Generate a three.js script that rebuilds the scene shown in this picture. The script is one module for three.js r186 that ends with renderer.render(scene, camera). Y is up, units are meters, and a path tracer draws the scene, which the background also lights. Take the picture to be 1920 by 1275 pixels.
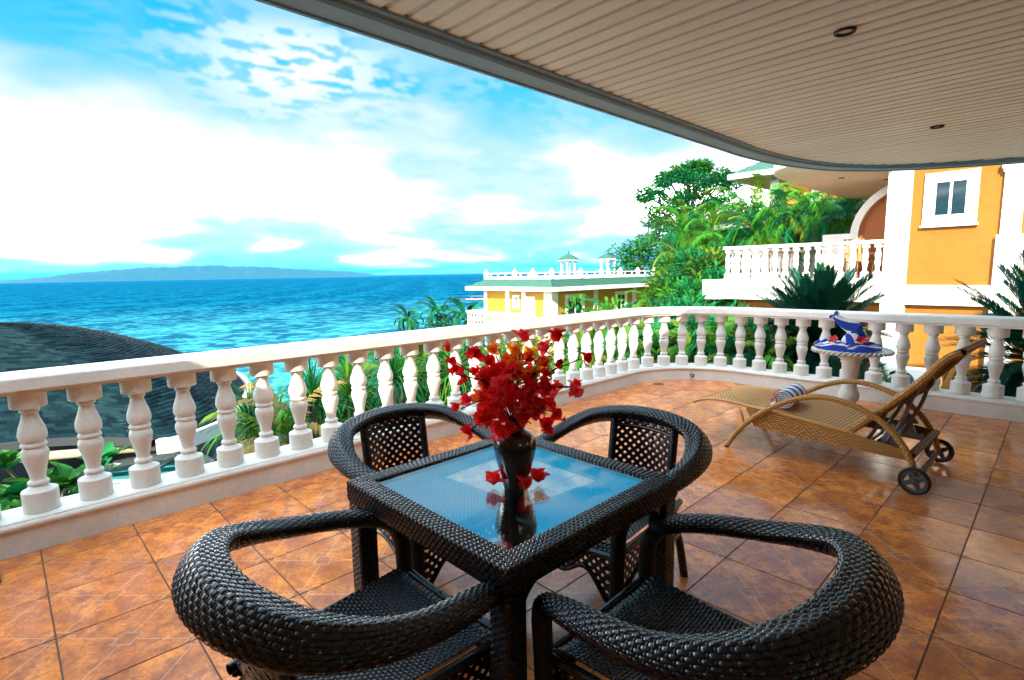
import * as THREE from 'three';
import { RoundedBoxGeometry } from 'three/addons/geometries/RoundedBoxGeometry.js';
import { mergeGeometries, mergeVertices } from 'three/addons/utils/BufferGeometryUtils.js';

// ---------------------------------------------------------------- camera, sky, sun, exposure
const V3 = THREE.Vector3, scene = new THREE.Scene();
const EYE = 1.573;
const camera = new THREE.PerspectiveCamera(65.04, 1920 / 1275, 0.05, 60000);
{
  const yaw = 46.11 * Math.PI / 180, pitch = 7.21 * Math.PI / 180;
  camera.position.set(0, EYE, 0);
  camera.lookAt(-Math.sin(yaw) * Math.cos(pitch), EYE - Math.sin(pitch), -Math.cos(yaw) * Math.cos(pitch));
  camera.rotateZ(-0.97 * Math.PI / 180);
}
const renderer = new THREE.WebGLRenderer({ antialias: true });
renderer.setSize(1024, 680);
renderer.toneMapping = THREE.LinearToneMapping;
renderer.toneMappingExposure = 5.4;
renderer.shadowMap.enabled = true;
const SUN = new V3(0.45, 0.57, 1).normalize();

// seeded noise
function rng(seed) { let s = seed >>> 0; return () => { s = (s + 0x6D2B79F5) | 0; let t = Math.imul(s ^ (s >>> 15), 1 | s); t = (t + Math.imul(t ^ (t >>> 7), 61 | t)) ^ t; return ((t ^ (t >>> 14)) >>> 0) / 4294967296; }; }
const h3 = (x, y, z) => { let n = Math.imul(x, 374761393) ^ Math.imul(y, 668265263) ^ Math.imul(z, 1274126177); n = Math.imul(n ^ (n >>> 13), 1274126177); return ((n ^ (n >>> 16)) >>> 0) / 4294967295; };
const sm = t => t * t * (3 - 2 * t), mix = (a, b, t) => a + (b - a) * t, clamp = (x, a = 0, b = 1) => Math.min(b, Math.max(a, x));
const sstep = (a, b, x) => sm(clamp((x - a) / (b - a)));
function noise(x, y, z = 0, per = 0) {
  const X = Math.floor(x), Y = Math.floor(y), Z = Math.floor(z), u = sm(x - X), v = sm(y - Y), w = sm(z - Z);
  const m = per ? (k => ((k % per) + per) % per) : (k => k);
  const f = (i, j, k) => h3(m(X + i), m(Y + j), Z + k);
  return mix(mix(mix(f(0, 0, 0), f(1, 0, 0), u), mix(f(0, 1, 0), f(1, 1, 0), u), v), mix(mix(f(0, 0, 1), f(1, 0, 1), u), mix(f(0, 1, 1), f(1, 1, 1), u), v), w);
}
function fbm(x, y, z, oct, per = 0) { let a = 0.5, s = 0, n = 0, k = 1; for (let i = 0; i < oct; i++) { s += a * noise(x * k, y * k, z + i * 7, per ? per * k : 0); n += a; a *= 0.5; k *= 2; } return s / n; }

{ // the sky: tropical morning, cyan overhead, broken white cloud thickening towards the horizon
  const W = 2048, H = 1024, d = new Float32Array(W * H * 4);
  for (let j = 0; j < H; j++) {
    const el = ((j + 0.5) / H - 0.5) * Math.PI, y = Math.sin(el), c = Math.cos(el);
    for (let i = 0; i < W; i++) {
      const az = ((i + 0.5) / W - 0.5) * 2 * Math.PI, x = c * Math.cos(az), z = c * Math.sin(az);
      const e = Math.max(y, 0), k = 1 / (e + 0.16), px = x * k, pz = z * k;
      const deep = sstep(0.10, 0.44, e);
      let r = mix(0.045, 0.001, deep), g = mix(0.162, 0.100, deep), b = mix(0.188, 0.182, deep);
      const wx = fbm(px * 1.3 + 5, pz * 1.3, 3, 3) * 1.4;
      const big = fbm(px * 0.62 + wx + 11.3, pz * 0.95 + wx * 0.6 + 4.2, 1, 5);
      const mack = fbm(px * 27 + pz * 8 + wx * 3, pz * 15 - px * 5 + 2, 9, 4), mm = sstep(0.50, 0.66, fbm(px * 0.85 + 2.4, pz * 0.85 + 7.7, 21, 2));
      const wisp = fbm(px * 1.4 + wx, pz * 5 + 3, 31, 5);
      const low = fbm(px * 0.8 + 1.5, pz * 0.8 + wx * 0.5, 41, 5);
      const near = (dx, dy, dz, s) => Math.exp(-((x - dx) ** 2 + ((y - dy) * 1.8) ** 2 + (z - dz) ** 2) / (s * s));
      const patch = near(-0.87, 0.32, -0.38, 0.17), clear = near(-0.94, 0.33, -0.07, 0.22) + 0.9 * near(-0.74, 0.235, -0.63, 0.16) + 0.5 * near(-0.94, 0.26, -0.22, 0.14);
      const rag = fbm(px * 2.6 + wx, pz * 2.6, 51, 5), fine = fbm(px * 7 + wx * 2, pz * 7, 91, 4);
      // the bank of white low down, thinning upwards; its thin parts and gaps let the blue through
      const bank = sstep(0.335, 0.155, e + 0.10 * (rag - 0.5) + 0.06 * (big - 0.5)) * (0.78 + 0.22 * sstep(0.0, 0.10, e));
      const holes = near(-0.80, 0.14, -0.58, 0.075) + near(-0.68, 0.105, -0.73, 0.09) + 0.9 * near(-0.62, 0.20, -0.76, 0.12) + 0.7 * near(-0.91, 0.045, -0.41, 0.06) + 0.6 * near(-0.97, 0.05, -0.25, 0.06) + 0.7 * near(-1.0, 0.07, -0.03, 0.06) + 0.6 * near(-0.77, 0.05, -0.64, 0.07);
      const gap = sstep(0.33, 0.68, 0.42 * low + 0.58 * fbm(px * 1.8 + 3, pz * 1.8 + wx, 61, 6) + 0.06 * holes + 0.16 * (fine - 0.5) + 0.05 * sstep(0.10, 0.03, e));
      const dens = clamp(bank * (1 - 0.68 * gap) + 0.30 * (fine - 0.5) * bank);
      let thin = Math.max(0.50 * sstep(0.50, 0.78, big - 0.30 * clear - 0.22 * sstep(0.38, 0.46, e)), 0.42 * sstep(0.42, 0.80, wisp) * (1 - 0.6 * clear) * sstep(0.52, 0.40, e));
      thin = Math.max(thin, Math.max(mm * 0.4 * (1 - clear), patch * 1.15 * sstep(0.43, 0.36, e)) * sstep(0.40, 0.60, mack + 0.08 * patch));
      thin = Math.max(thin, 0.75 * near(-0.96, 0.235, -0.19, 0.09) * sstep(0.4, 0.6, wisp + 0.1));
      thin *= 1 - 0.7 * sstep(0.405, 0.44, e) * sstep(0.60, 0.52, e);
      const high = sstep(0.52, 0.68, e) * sstep(0.42, 0.66, big + 0.06);                          // unseen bright cloud overhead, added to light the terrace
      r = mix(r, 0.19, thin); g = mix(g, 0.205, thin); b = mix(b, 0.21, thin);
      const pale = sstep(0, 0.5, dens), D = Math.pow(dens, 6) * (6.0 + 1.6 * (rag - 0.5)) + 1.3 * high;
      r = mix(r, 0.158, pale) + D; g = mix(g, 0.178, pale) + D * 0.975; b = mix(b, 0.186, pale) + D * 0.93;
      const hz = (1 - sstep(0, 0.035, e)) * 0.5;
      r = mix(r, 0.15, hz); g = mix(g, 0.185, hz); b = mix(b, 0.195, hz);
      const o = (j * W + i) * 4;
      if (y < -0.004) { r = 0.03; g = 0.12; b = 0.20; }
      d[o] = r; d[o + 1] = g; d[o + 2] = b; d[o + 3] = 1;
    }
  }
  const t = new THREE.DataTexture(d, W, H, THREE.RGBAFormat, THREE.FloatType);
  t.mapping = THREE.EquirectangularReflectionMapping; t.magFilter = t.minFilter = THREE.LinearFilter; t.needsUpdate = true;
  scene.background = t; scene.fog = new THREE.FogExp2(new THREE.Color().setRGB(0.03, 0.48, 1.0), 0.00006); scene.environment = t;
}
const sun = new THREE.DirectionalLight(new THREE.Color().setRGB(1, 0.88, 0.70), 2);
sun.position.copy(SUN).multiplyScalar(60); sun.target.position.set(-6, 0, -8); sun.position.add(sun.target.position);
sun.castShadow = true; sun.shadow.mapSize.set(4096, 4096); sun.shadow.radius = 1.2;
Object.assign(sun.shadow.camera, { left: -40, right: 40, top: 40, bottom: -40, near: 1, far: 160 });
scene.add(sun, sun.target);

// ---------------------------------------------------------------- helpers
const used = {};
function numbered(n) { const k = used[n] = (used[n] ?? -1) + 1; return k ? `${n}_${String(k).padStart(3, '0')}` : n; }
function tag(o, label, category, group) { o.userData.label = label; o.userData.category = category; if (group) o.userData.group = group; return o; }
function thing(name, label, category, pos = [0, 0, 0], turn = 0, group) {
  const o = new THREE.Group(); o.name = numbered(name); o.position.set(...pos); o.rotation.y = turn; scene.add(o);
  return tag(o, label, category, group);
}
function mesh(name, geo, mat, parent, pos) {
  const m = new THREE.Mesh(Array.isArray(geo) ? merge(geo) : geo, mat);
  m.name = parent && parent !== scene ? name : numbered(name); m.castShadow = m.receiveShadow = true;
  if (pos) m.position.set(...pos);
  (parent || scene).add(m); return m;
}
function structure(name, geo, mat) { const m = mesh(name, geo, mat, scene); m.userData.kind = 'structure'; return m; }
function structGroup(name) { const g = new THREE.Group(); g.name = numbered(name); g.userData.kind = 'structure'; scene.add(g); return g; }
function copyOf(o, label, pos, turn = 0, scale = 1) { const c = o.clone(); c.name = numbered(o.name.replace(/_\d{3}$/, '')); scene.add(c); c.position.set(...pos); c.rotation.set(0, turn, 0); c.scale.setScalar(scale); c.userData = { ...o.userData, label }; return c; }
function merge(list) {
  const all = list.map(g => { let q = g.index ? g.toNonIndexed() : g; if (!q.attributes.uv) q.setAttribute('uv', new THREE.BufferAttribute(new Float32Array(q.attributes.position.count * 2), 2)); for (const k of Object.keys(q.attributes)) if (!['position', 'normal', 'uv'].includes(k)) q.deleteAttribute(k); return q; });
  return mergeGeometries(all, false);
}
const T = (g, x = 0, y = 0, z = 0, rx = 0, ry = 0, rz = 0) => { if (rx) g.rotateX(rx); if (rz) g.rotateZ(rz); if (ry) g.rotateY(ry); return g.translate(x, y, z); };
// box given by its limits
const box = (x0, x1, y0, y1, z0, z1) => new THREE.BoxGeometry(x1 - x0, y1 - y0, z1 - z0).translate((x0 + x1) / 2, (y0 + y1) / 2, (z0 + z1) / 2);
const rbox = (x0, x1, y0, y1, z0, z1, r = 0.01, s = 2) => new RoundedBoxGeometry(x1 - x0, y1 - y0, z1 - z0, s, r).translate((x0 + x1) / 2, (y0 + y1) / 2, (z0 + z1) / 2);
const v3 = p => Array.isArray(p) ? new V3(...p) : p;
const curve = (pts, closed = false, tension = 0.5) => new THREE.CatmullRomCurve3(pts.map(v3), closed, 'centripetal', tension);
const tube = (pts, r, n = 24, k = 8) => new THREE.TubeGeometry(curve(pts), n, r, k, false);
const bar = (a, b, r, k = 8) => tube([a, [(a[0] + b[0]) / 2, (a[1] + b[1]) / 2, (a[2] + b[2]) / 2], b], r, 2, k);
const lathe = (pts, n = 28, a0 = 0, al = Math.PI * 2) => new THREE.LatheGeometry(pts.map(p => new THREE.Vector2(p[0], p[1])), n, a0, al);
function grid(nu, nv, f, flip = false) { // surface from f(u, v)
  const p = [], uv = [], ix = [];
  for (let j = 0; j <= nv; j++) for (let i = 0; i <= nu; i++) { p.push(...f(i / nu, j / nv)); uv.push(i / nu, j / nv); }
  for (let j = 0; j < nv; j++) for (let i = 0; i < nu; i++) { const a = j * (nu + 1) + i, b = a + 1, c = a + nu + 1, e = c + 1; flip ? ix.push(a, c, b, b, c, e) : ix.push(a, b, c, b, e, c); }
  const g = new THREE.BufferGeometry(); g.setAttribute('position', new THREE.Float32BufferAttribute(p, 3)); g.setAttribute('uv', new THREE.Float32BufferAttribute(uv, 2)); g.setIndex(ix); g.computeVertexNormals(); return g;
}
function fromTris(p, ix, uv) { const g = new THREE.BufferGeometry(); g.setAttribute('position', new THREE.Float32BufferAttribute(p, 3)); g.setAttribute('uv', new THREE.Float32BufferAttribute(uv || new Array(p.length / 3 * 2).fill(0), 2)); if (ix) g.setIndex(ix); g.computeVertexNormals(); return g; }
function polyExtrude(pts, depth, bevel = 0) { const s = new THREE.Shape(pts.map(p => new THREE.Vector2(p[0], p[1]))); return new THREE.ExtrudeGeometry(s, { depth, bevelEnabled: bevel > 0, bevelSize: bevel, bevelThickness: bevel, bevelSegments: 1, curveSegments: 8 }); }
// sweep a profile [a outward, y] along a path of {x, z, nx, nz}
function sweep(path, prof, closedProf = true) {
  const n = prof.length, P = [], ix = [], uv = [], m = closedProf ? n : n - 1;
  // every profile edge gets its own vertices, so that edges stay crisp
  let s = 0; const S = path.map((q, i) => i ? (s += Math.hypot(q.x - path[i - 1].x, q.z - path[i - 1].z)) : 0);
  for (let e = 0; e < m; e++) {
    const A = prof[e], B = prof[(e + 1) % n], o = P.length / 3, w = Math.hypot(A[0] - B[0], A[1] - B[1]);
    path.forEach((q, i) => { for (const [k, K] of [[0, A], [1, B]]) { P.push(q.x + q.nx * K[0], K[1], q.z + q.nz * K[0]); uv.push(S[i], k * w); } });
    for (let i = 0; i < path.length - 1; i++) { const a = o + i * 2; ix.push(a, a + 1, a + 2, a + 1, a + 3, a + 2); }
  }
  return fromTris(P, ix, uv);
}
const stdmat = (r, g, b, rough = 0.8, extra = {}) => { const { color, ...e } = extra; return new (e.transmission || e.clearcoat || e.specularIntensity !== undefined || e.ior || e.sheen ? THREE.MeshPhysicalMaterial : THREE.MeshStandardMaterial)({ color: new THREE.Color().setRGB(r, g, b), roughness: rough, side: THREE.DoubleSide, ...e }); };
// colour and height textures from a function of (u, v) in 0..1 (periodic): returns [r, g, b, h] in linear values
function textures(n, f, aniso = 1) {
  const c = new Uint8Array(n * n * 4), h = new Uint8Array(n * n * 4), s = x => Math.round(255 * clamp(x <= 0.0031308 ? x * 12.92 : 1.055 * x ** (1 / 2.4) - 0.055));
  for (let j = 0; j < n; j++) for (let i = 0; i < n; i++) { const q = f((i + 0.5) / n, (j + 0.5) / n), o = (j * n + i) * 4; c[o] = s(q[0]); c[o + 1] = s(q[1]); c[o + 2] = s(q[2]); h[o] = h[o + 1] = h[o + 2] = Math.round(255 * clamp(q[3])); c[o + 3] = h[o + 3] = 255; }
  const mk = (d, srgb) => { const t = new THREE.DataTexture(d, n, n); t.wrapS = t.wrapT = THREE.RepeatWrapping; t.magFilter = THREE.LinearFilter; t.minFilter = THREE.LinearMipmapLinearFilter; t.generateMipmaps = true; if (srgb) t.colorSpace = THREE.SRGBColorSpace; t.needsUpdate = true; return t; };
  return [mk(c, true), mk(h, false)];
}
function boxUV(g, k = 1) { // uv in metres from position and normal
  const p = g.attributes.position, n = g.attributes.normal, uv = new Float32Array(p.count * 2);
  for (let i = 0; i < p.count; i++) { const ax = Math.abs(n.getX(i)), ay = Math.abs(n.getY(i)), az = Math.abs(n.getZ(i)); const [a, b] = ay >= ax && ay >= az ? [p.getX(i), p.getZ(i)] : ax >= az ? [p.getZ(i), p.getY(i)] : [p.getX(i), p.getY(i)]; uv[i * 2] = a * k; uv[i * 2 + 1] = b * k; }
  g.setAttribute('uv', new THREE.BufferAttribute(uv, 2)); return g;
}
const plasterTex = (r, g, b, amt, seed) => textures(512, (u, v) => { const a = fbm(u * 6, v * 6, seed, 4, 6), f = fbm(u * 64, v * 64, seed + 50, 3, 64), s = 1 + amt * ((a - 0.5) * 1.3 + (f - 0.5) * 0.9); return [r * s, g * s, b * s * (1 + (a - 0.5) * amt * 0.4), 0.5 + (f - 0.5) * 0.9 + (a - 0.5) * 0.2]; });
const plaster = (r, g, b, amt = 0.12, seed = 1, bump = 0.002, rough = 0.85) => { const [c, h] = plasterTex(r, g, b, amt, seed); return new THREE.MeshStandardMaterial({ map: c, bumpMap: h, bumpScale: bump, roughness: rough, side: THREE.DoubleSide }); };

const M = {
  white: plaster(0.69, 0.69, 0.66, 0.17, 1, 0.0016, 0.6),
  whiteFar: plaster(0.82, 0.80, 0.76, 0.06, 2, 0.003),
  orange: plaster(0.34, 0.132, 0.0125, 0.16, 3, 0.004),
  yellow: plaster(0.50, 0.285, 0.030, 0.10, 4, 0.003),
  salmon: plaster(0.42, 0.15, 0.055, 0.15, 5, 0.003),
  soffit: plaster(0.76, 0.60, 0.43, 0.08, 6, 0.001),  // warm tint: bounce light from the floor put into the colour
  edge: plaster(0.22, 0.40, 0.55, 0.12, 7, 0.0015, 0.7),
  grey: stdmat(0.25, 0.26, 0.28, 0.45, { metalness: 0.7 }),
  dark: stdmat(0.015, 0.016, 0.02, 0.6),
  black: stdmat(0.008, 0.008, 0.009, 0.45),
  whitePaint: stdmat(0.82, 0.82, 0.80, 0.4),
  pane: stdmat(0.75, 0.85, 0.88, 0.02, { transmission: 1, thickness: 0, ior: 1.7 }),
  room: stdmat(0.05, 0.05, 0.05, 0.9),
};
// ---------------------------------------------------------------- the terrace: floor, kerb, balustrade
const TILE = 0.45, TX = -3.885, TZ = -0.041;              // one tile corner; the rows follow the two straight runs of the balustrade
const KX = -4.08, KZ = -7.25, KR = 1.0, XE = 2.3, ZE = 1.9; // inner faces of the kerb, its corner radius, line of the house wall, line of the added end wall
function kerbPath(off, step = 0.12) { // offset outwards from the inner face of the kerb
  const P = [], cx = KX + KR, cz = KZ + KR, r = KR + off;
  for (let z = ZE; z > cz; z -= 0.5) P.push({ x: KX - off, z, nx: -1, nz: 0 });
  const n = 28; for (let i = 0; i <= n; i++) { const a = i / n * Math.PI / 2; P.push({ x: cx - r * Math.cos(a), z: cz - r * Math.sin(a), nx: -Math.cos(a), nz: -Math.sin(a) }); }
  for (let x = cx + 0.5; x < XE; x += 0.5) P.push({ x, z: KZ - off, nx: 0, nz: -1 });
  P.push({ x: XE, z: KZ - off, nx: 0, nz: -1 }); return P;
}
const floor = structGroup('floor');
{
  const rd = (u, v) => { // printed terracotta tile: clouded glaze, diagonal lines, lozenge in the middle, quarter lozenges in the corners
    const U = u * 4, V = v * 4, cu = Math.floor(U), cv = Math.floor(V), x = U - cu - 0.5, y = V - cv - 0.5;
    const tone = 0.90 + 0.2 * h3(cu, cv, 5), cl = fbm(u * 14 + cu * 3.1, v * 14 + cv * 1.7, 2, 5), fine = fbm(u * 180, v * 180, 8, 3), stain = sstep(0.45, 0.7, fbm(u * 44, v * 44, 15, 4));
    let r = 0.64 * tone, g = 0.210 * tone, b = 0.050 * tone;
    const k = (cl - 0.5) * 1.5; r *= 1 + k * 0.7; g *= 1 + k * 0.9; b *= 1 + k * 0.8;
    r = mix(r, 0.33, stain * 0.6); g = mix(g, 0.115, stain * 0.6); b = mix(b, 0.06, stain * 0.55);
    const f = 1 + (fine - 0.5) * 0.7; r *= f; g *= f; b *= f;
    let h = 0.55 + (fine - 0.5) * 0.25 + (cl - 0.5) * 0.2;
    const a = (x + y) * Math.SQRT1_2, c = (x - y) * Math.SQRT1_2, L = 0.1;                     // along the diagonals
    const inC = Math.max(Math.abs(a), Math.abs(c)) < L, ca = Math.SQRT1_2 - Math.abs(a), cc = Math.SQRT1_2 - Math.abs(c);
    const q = Math.min(Math.max(Math.abs(a), Math.abs(cc)), Math.max(Math.abs(ca), Math.abs(c))), inQ = q < L;
    const line = d => 1 - sstep(0.0035, 0.0085, Math.abs(d));
    let lt = 0, dk = 0;
    if (!inC && !inQ) lt = Math.max(line(a), line(c));
    if (inC || inQ) {
      const d = inC ? Math.max(Math.abs(a), Math.abs(c)) : q;
      lt = Math.max(line(d - L + 0.006), line(d - L + 0.02) * 0.6);
      const p = inC ? [a, c] : Math.max(Math.abs(a), Math.abs(cc)) < Math.max(Math.abs(ca), Math.abs(c)) ? [Math.abs(a), cc] : [ca, Math.abs(c)], rr = Math.hypot(p[0], p[1]), th = Math.atan2(p[1], p[0]);
      const orn = d < L - 0.024 ? sstep(0.1, 0.5, Math.sin(rr * 210 + 2.2 * Math.cos(4 * th)) * Math.cos(th * 8 + rr * 60)) : 0; dk = 0.25 + 0.55 * orn; h -= 0.35 * orn;
    }
    r = mix(r, 0.80, lt * 0.45); g = mix(g, 0.46, lt * 0.45); b = mix(b, 0.27, lt * 0.45); h += lt * 0.35;
    r *= 1 - dk * 0.42; g *= 1 - dk * 0.40; b *= 1 - dk * 0.36;
    return [r, g, b, h];
  };
  const [c, h] = textures(2048, rd);
  const mats = [0, 1, 2, 3, 4].map(i => new THREE.MeshStandardMaterial({ map: c, bumpMap: h, bumpScale: 0.0012, roughness: [0.13, 0.18, 0.22, 0.16, 0.25][i], color: new THREE.Color().setRGB(...[[1, 1, 1], [0.88, 0.87, 0.90], [1.0, 0.95, 0.88], [0.95, 0.97, 1.0], [0.84, 0.80, 0.80]][i]), side: THREE.DoubleSide }));
  // interior outline, a little inside the kerb
  const outline = [...kerbPath(0.1).map(p => [p.x, p.z]), [XE, ZE]];
  const area2 = p => p.reduce((s, q, i) => { const n = p[(i + 1) % p.length]; return s + q[0] * n[1] - n[0] * q[1]; }, 0);
  function clip(poly) { const sgn = Math.sign(area2(outline)); for (let i = 0; i < outline.length && poly.length; i++) { const a = outline[i], b = outline[(i + 1) % outline.length], f = p => sgn * ((b[0] - a[0]) * (p[1] - a[1]) - (b[1] - a[1]) * (p[0] - a[0])); const out = []; poly.forEach((p, k) => { const n = poly[(k + 1) % poly.length], fp = f(p), fn = f(n); if (fp >= 0) out.push(p); if (fp * fn < 0) { const t = fp / (fp - fn); out.push([p[0] + (n[0] - p[0]) * t, p[1] + (n[1] - p[1]) * t]); } }); poly = out; } return poly; }
  const g = 0.0028, bv = 0.002, R = rng(77), cache = {};
  function tileGeo(poly, cu, cv) { // chamfered slab from a polygon given in tile coordinates 0..TILE
    const cx = poly.reduce((s, p) => s + p[0], 0) / poly.length, cy = poly.reduce((s, p) => s + p[1], 0) / poly.length;
    const P = [], ix = [], uv = [], put = (x, y, z) => { P.push(x, y, z); uv.push((cu + x / TILE) / 4, (cv + z / TILE) / 4); return P.length / 3 - 1; };
    const sg = area2(poly) > 0, ins = poly.map(p => { const dx = cx - p[0], dz = cy - p[1], l = Math.hypot(dx, dz) || 1; return [p[0] + dx / l * bv * 1.4, p[1] + dz / l * bv * 1.4]; });
    const top = ins.map(p => put(p[0], 0, p[1])); for (let i = 1; i < top.length - 1; i++) sg ? ix.push(top[0], top[i + 1], top[i]) : ix.push(top[0], top[i], top[i + 1]);
    poly.forEach((p, i) => { const n = poly[(i + 1) % poly.length], ni = ins[(i + 1) % poly.length], pi = ins[i]; const q = [put(pi[0], 0, pi[1]), put(ni[0], 0, ni[1]), put(p[0], -bv, p[1]), put(n[0], -bv, n[1]), put(p[0], -0.012, p[1]), put(n[0], -0.012, n[1])]; const t = (a, b, c) => sg ? ix.push(a, b, c) : ix.push(a, c, b); t(q[0], q[1], q[2]); t(q[1], q[3], q[2]); const s2 = [put(p[0], -bv, p[1]), put(n[0], -bv, n[1])]; t(s2[0], s2[1], q[4]); t(s2[1], q[5], q[4]); });
    return fromTris(P, ix, uv);
  }
  for (let i = -1; i < 14; i++) for (let j = -10; j < 18; j++) {
    const x = TX + i * TILE, z = TZ - (j + 1) * TILE, full = [[x + g, z + g], [x + TILE - g, z + g], [x + TILE - g, z + TILE - g], [x + g, z + TILE - g]];
    if (x > XE || z > ZE) continue;
    const poly = clip(full); if (poly.length < 3 || Math.abs(area2(poly)) < 0.004) continue;
    const whole = Math.abs(Math.abs(area2(poly)) - Math.abs(area2(full))) < 1e-5, cu = Math.floor(R() * 4), cv = Math.floor(R() * 4), key = `${cu},${cv}`, loc = poly.map(p => [p[0] - x, p[1] - z]);
    const geo = whole ? (cache[key] ??= tileGeo(loc, cu, cv)) : tileGeo(loc, cu, cv);
    const t = mesh('tile', geo, mats[Math.floor(R() * 5)], floor, [x, -0.0006 * R(), z]); t.rotation.set((R() - 0.5) * 0.0016, 0, (R() - 0.5) * 0.0016);
  }
  // grout bed and slab
  const slab = new THREE.Shape([...kerbPath(0.24).map(p => new THREE.Vector2(p.x, -p.z)), new THREE.Vector2(XE, -ZE)]);
  const sg = new THREE.ExtrudeGeometry(slab, { depth: 0.3, bevelEnabled: false }).rotateX(-Math.PI / 2).translate(0, -0.3035, 0);
  mesh('grout_bed', sg, stdmat(0.075, 0.055, 0.045, 0.9), floor);
  const wallBelow = sweep(kerbPath(0.12), [[0, -0.305], [0, -4.6], [-0.25, -4.6], [-0.25, -0.305]]);
  structure('terrace_wall', boxUV(wallBelow), M.whiteFar);
}
const balustrade = thing('balustrade', 'long white balustrade with turned balusters curving round the tiled terrace', 'balustrade', [0, 0, 0]);
{
  const kp = kerbPath(0), dense = p => p;
  // profiles run from the inside outwards: [distance outwards, height]
  mesh('kerb', boxUV(sweep(kp, [[0, 0.0005], [0, 0.148], [-0.012, 0.152], [-0.019, 0.163], [-0.019, 0.176], [-0.012, 0.187], [-0.002, 0.19], [-0.002, 0.197], [0.012, 0.2015], [0.262, 0.2015], [0.262, -0.30]])), M.white, balustrade);
  mesh('handrail', boxUV(sweep(kerbPath(0.13), [[-0.150, 0.958], [-0.150, 1.022], [-0.142, 1.034], [0.142, 1.036], [0.150, 1.022], [0.150, 0.958], [0.128, 0.952], [0.128, 0.930], [-0.122, 0.930], [-0.122, 0.946], [-0.132, 0.954]])), M.white, balustrade);
  const prof = [[0, 0.2035], [0.086, 0.2035], [0.0875, 0.206], [0.0875, 0.322], [0.085, 0.327], [0.072, 0.331], [0.058, 0.340], [0.047, 0.350], [0.043, 0.355], [0.0475, 0.358], [0.052, 0.366], [0.052, 0.376], [0.047, 0.384], [0.041, 0.387], [0.0375, 0.394], [0.039, 0.412], [0.044, 0.440], [0.053, 0.480], [0.061, 0.510], [0.0665, 0.535], [0.067, 0.553], [0.063, 0.570], [0.055, 0.583], [0.052, 0.588], [0.058, 0.591], [0.0625, 0.598], [0.0625, 0.608], [0.058, 0.616], [0.052, 0.619], [0.056, 0.623], [0.0655, 0.640], [0.0695, 0.660], [0.068, 0.684], [0.061, 0.712], [0.050, 0.745], [0.042, 0.772], [0.0385, 0.792], [0.039, 0.800], [0.044, 0.803], [0.048, 0.809], [0.048, 0.818], [0.043, 0.825], [0.052, 0.828], [0.081, 0.832], [0.0865, 0.836], [0.0865, 0.929]];
  const bg = lathe(prof, 26);
  { const p = bg.attributes.position, uv = bg.attributes.uv; for (let i = 0; i < p.count; i++) uv.setXY(i, uv.getX(i) * 0.4, p.getY(i)); }
  // walk along the centre line
  const L = kerbPath(0.13), acc = [0]; for (let i = 1; i < L.length; i++) acc.push(acc[i - 1] + Math.hypot(L[i].x - L[i - 1].x, L[i].z - L[i - 1].z));
  const start = ZE + 0.075, pitch = 0.2645, R = rng(5);
  for (let k = -Math.floor((start - 0.1) / pitch); ; k++) {
    const s = start + k * pitch; if (s > acc[acc.length - 1] - 0.1) break;
    let i = acc.findIndex(a => a >= s); const t = (s - acc[i - 1]) / (acc[i] - acc[i - 1]), a = L[i - 1], b = L[i];
    const m = mesh('baluster', bg, M.white, balustrade, [mix(a.x, b.x, t), 0, mix(a.z, b.z, t)]); m.rotation.y = R() * 6.28;
  }
}
// drain cover and small black spout by the corner
{ const t = thing('floor_drain', 'small dark drain cover set in the tiles near the curved corner', 'drain', [-3.83, 0, -6.5], 0.6); mesh('frame', [box(-0.07, 0.07, 0.0012, 0.006, -0.07, -0.055), box(-0.07, 0.07, 0.0012, 0.006, 0.055, 0.07), box(-0.07, -0.055, 0.0012, 0.006, -0.0549, 0.0549), box(0.055, 0.07, 0.0012, 0.006, -0.0549, 0.0549)], M.grey, t); mesh('grating', [-0.04, -0.02, 0, 0.02, 0.04].map(x => box(x - 0.006, x + 0.006, 0.0012, 0.005, -0.0545, 0.0545)), M.dark, t);
  const s = thing('spout', 'short black pipe end sticking out of the kerb by the corner', 'pipe', [-3.62, 0.075, -7.04], 0.75); mesh('pipe', new THREE.CylinderGeometry(0.022, 0.022, 0.05, 16, 1, true).rotateX(Math.PI / 2), M.black, s); mesh('rim', new THREE.TorusGeometry(0.022, 0.004, 8, 18).translate(0, 0, 0.025), M.black, s);
  const d = thing('kerb_box', 'flat black box lying on the tiles under the kerb at left edge', 'box', [-3.86, 0, 0.185], 0.06); mesh('case', rbox(-0.1, 0.1, 0, 0.03, -0.05, 0.05, 0.006), M.black, d); mesh('lid', rbox(-0.095, 0.095, 0.0302, 0.036, -0.045, 0.045, 0.003), M.dark, d); }

// ---------------------------------------------------------------- the ceiling of the veranda and the house behind
const CY = 2.6;
const edgeLine = (() => { // outer edge of the roof slab, straight along the terrace and curving away over the far run
  const c = curve([[-2.16, 0, -4.7], [-2.155, 0, -5.1], [-2.10, 0, -5.62], [-2.0, 0, -6.07], [-1.83, 0, -6.52], [-1.57, 0, -6.90], [-1.27, 0, -7.18], [-0.88, 0, -7.42], [-0.41, 0, -7.64], [0.3, 0, -7.88], [1.2, 0, -8.05], [XE + 0.3, 0, -8.1]]);
  const P = []; for (let z = ZE + 0.2; z > -4.7; z -= 0.7) P.push(new V3(-2.16, 0, z)); P.push(...c.getPoints(60)); return P;
})();
const edgePath = edgeLine.map((p, i) => { const a = edgeLine[Math.max(0, i - 1)], b = edgeLine[Math.min(edgeLine.length - 1, i + 1)], dx = b.x - a.x, dz = b.z - a.z, l = Math.hypot(dx, dz); return { x: p.x, z: p.z, nx: dz / l, nz: -dx / l }; });
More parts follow.
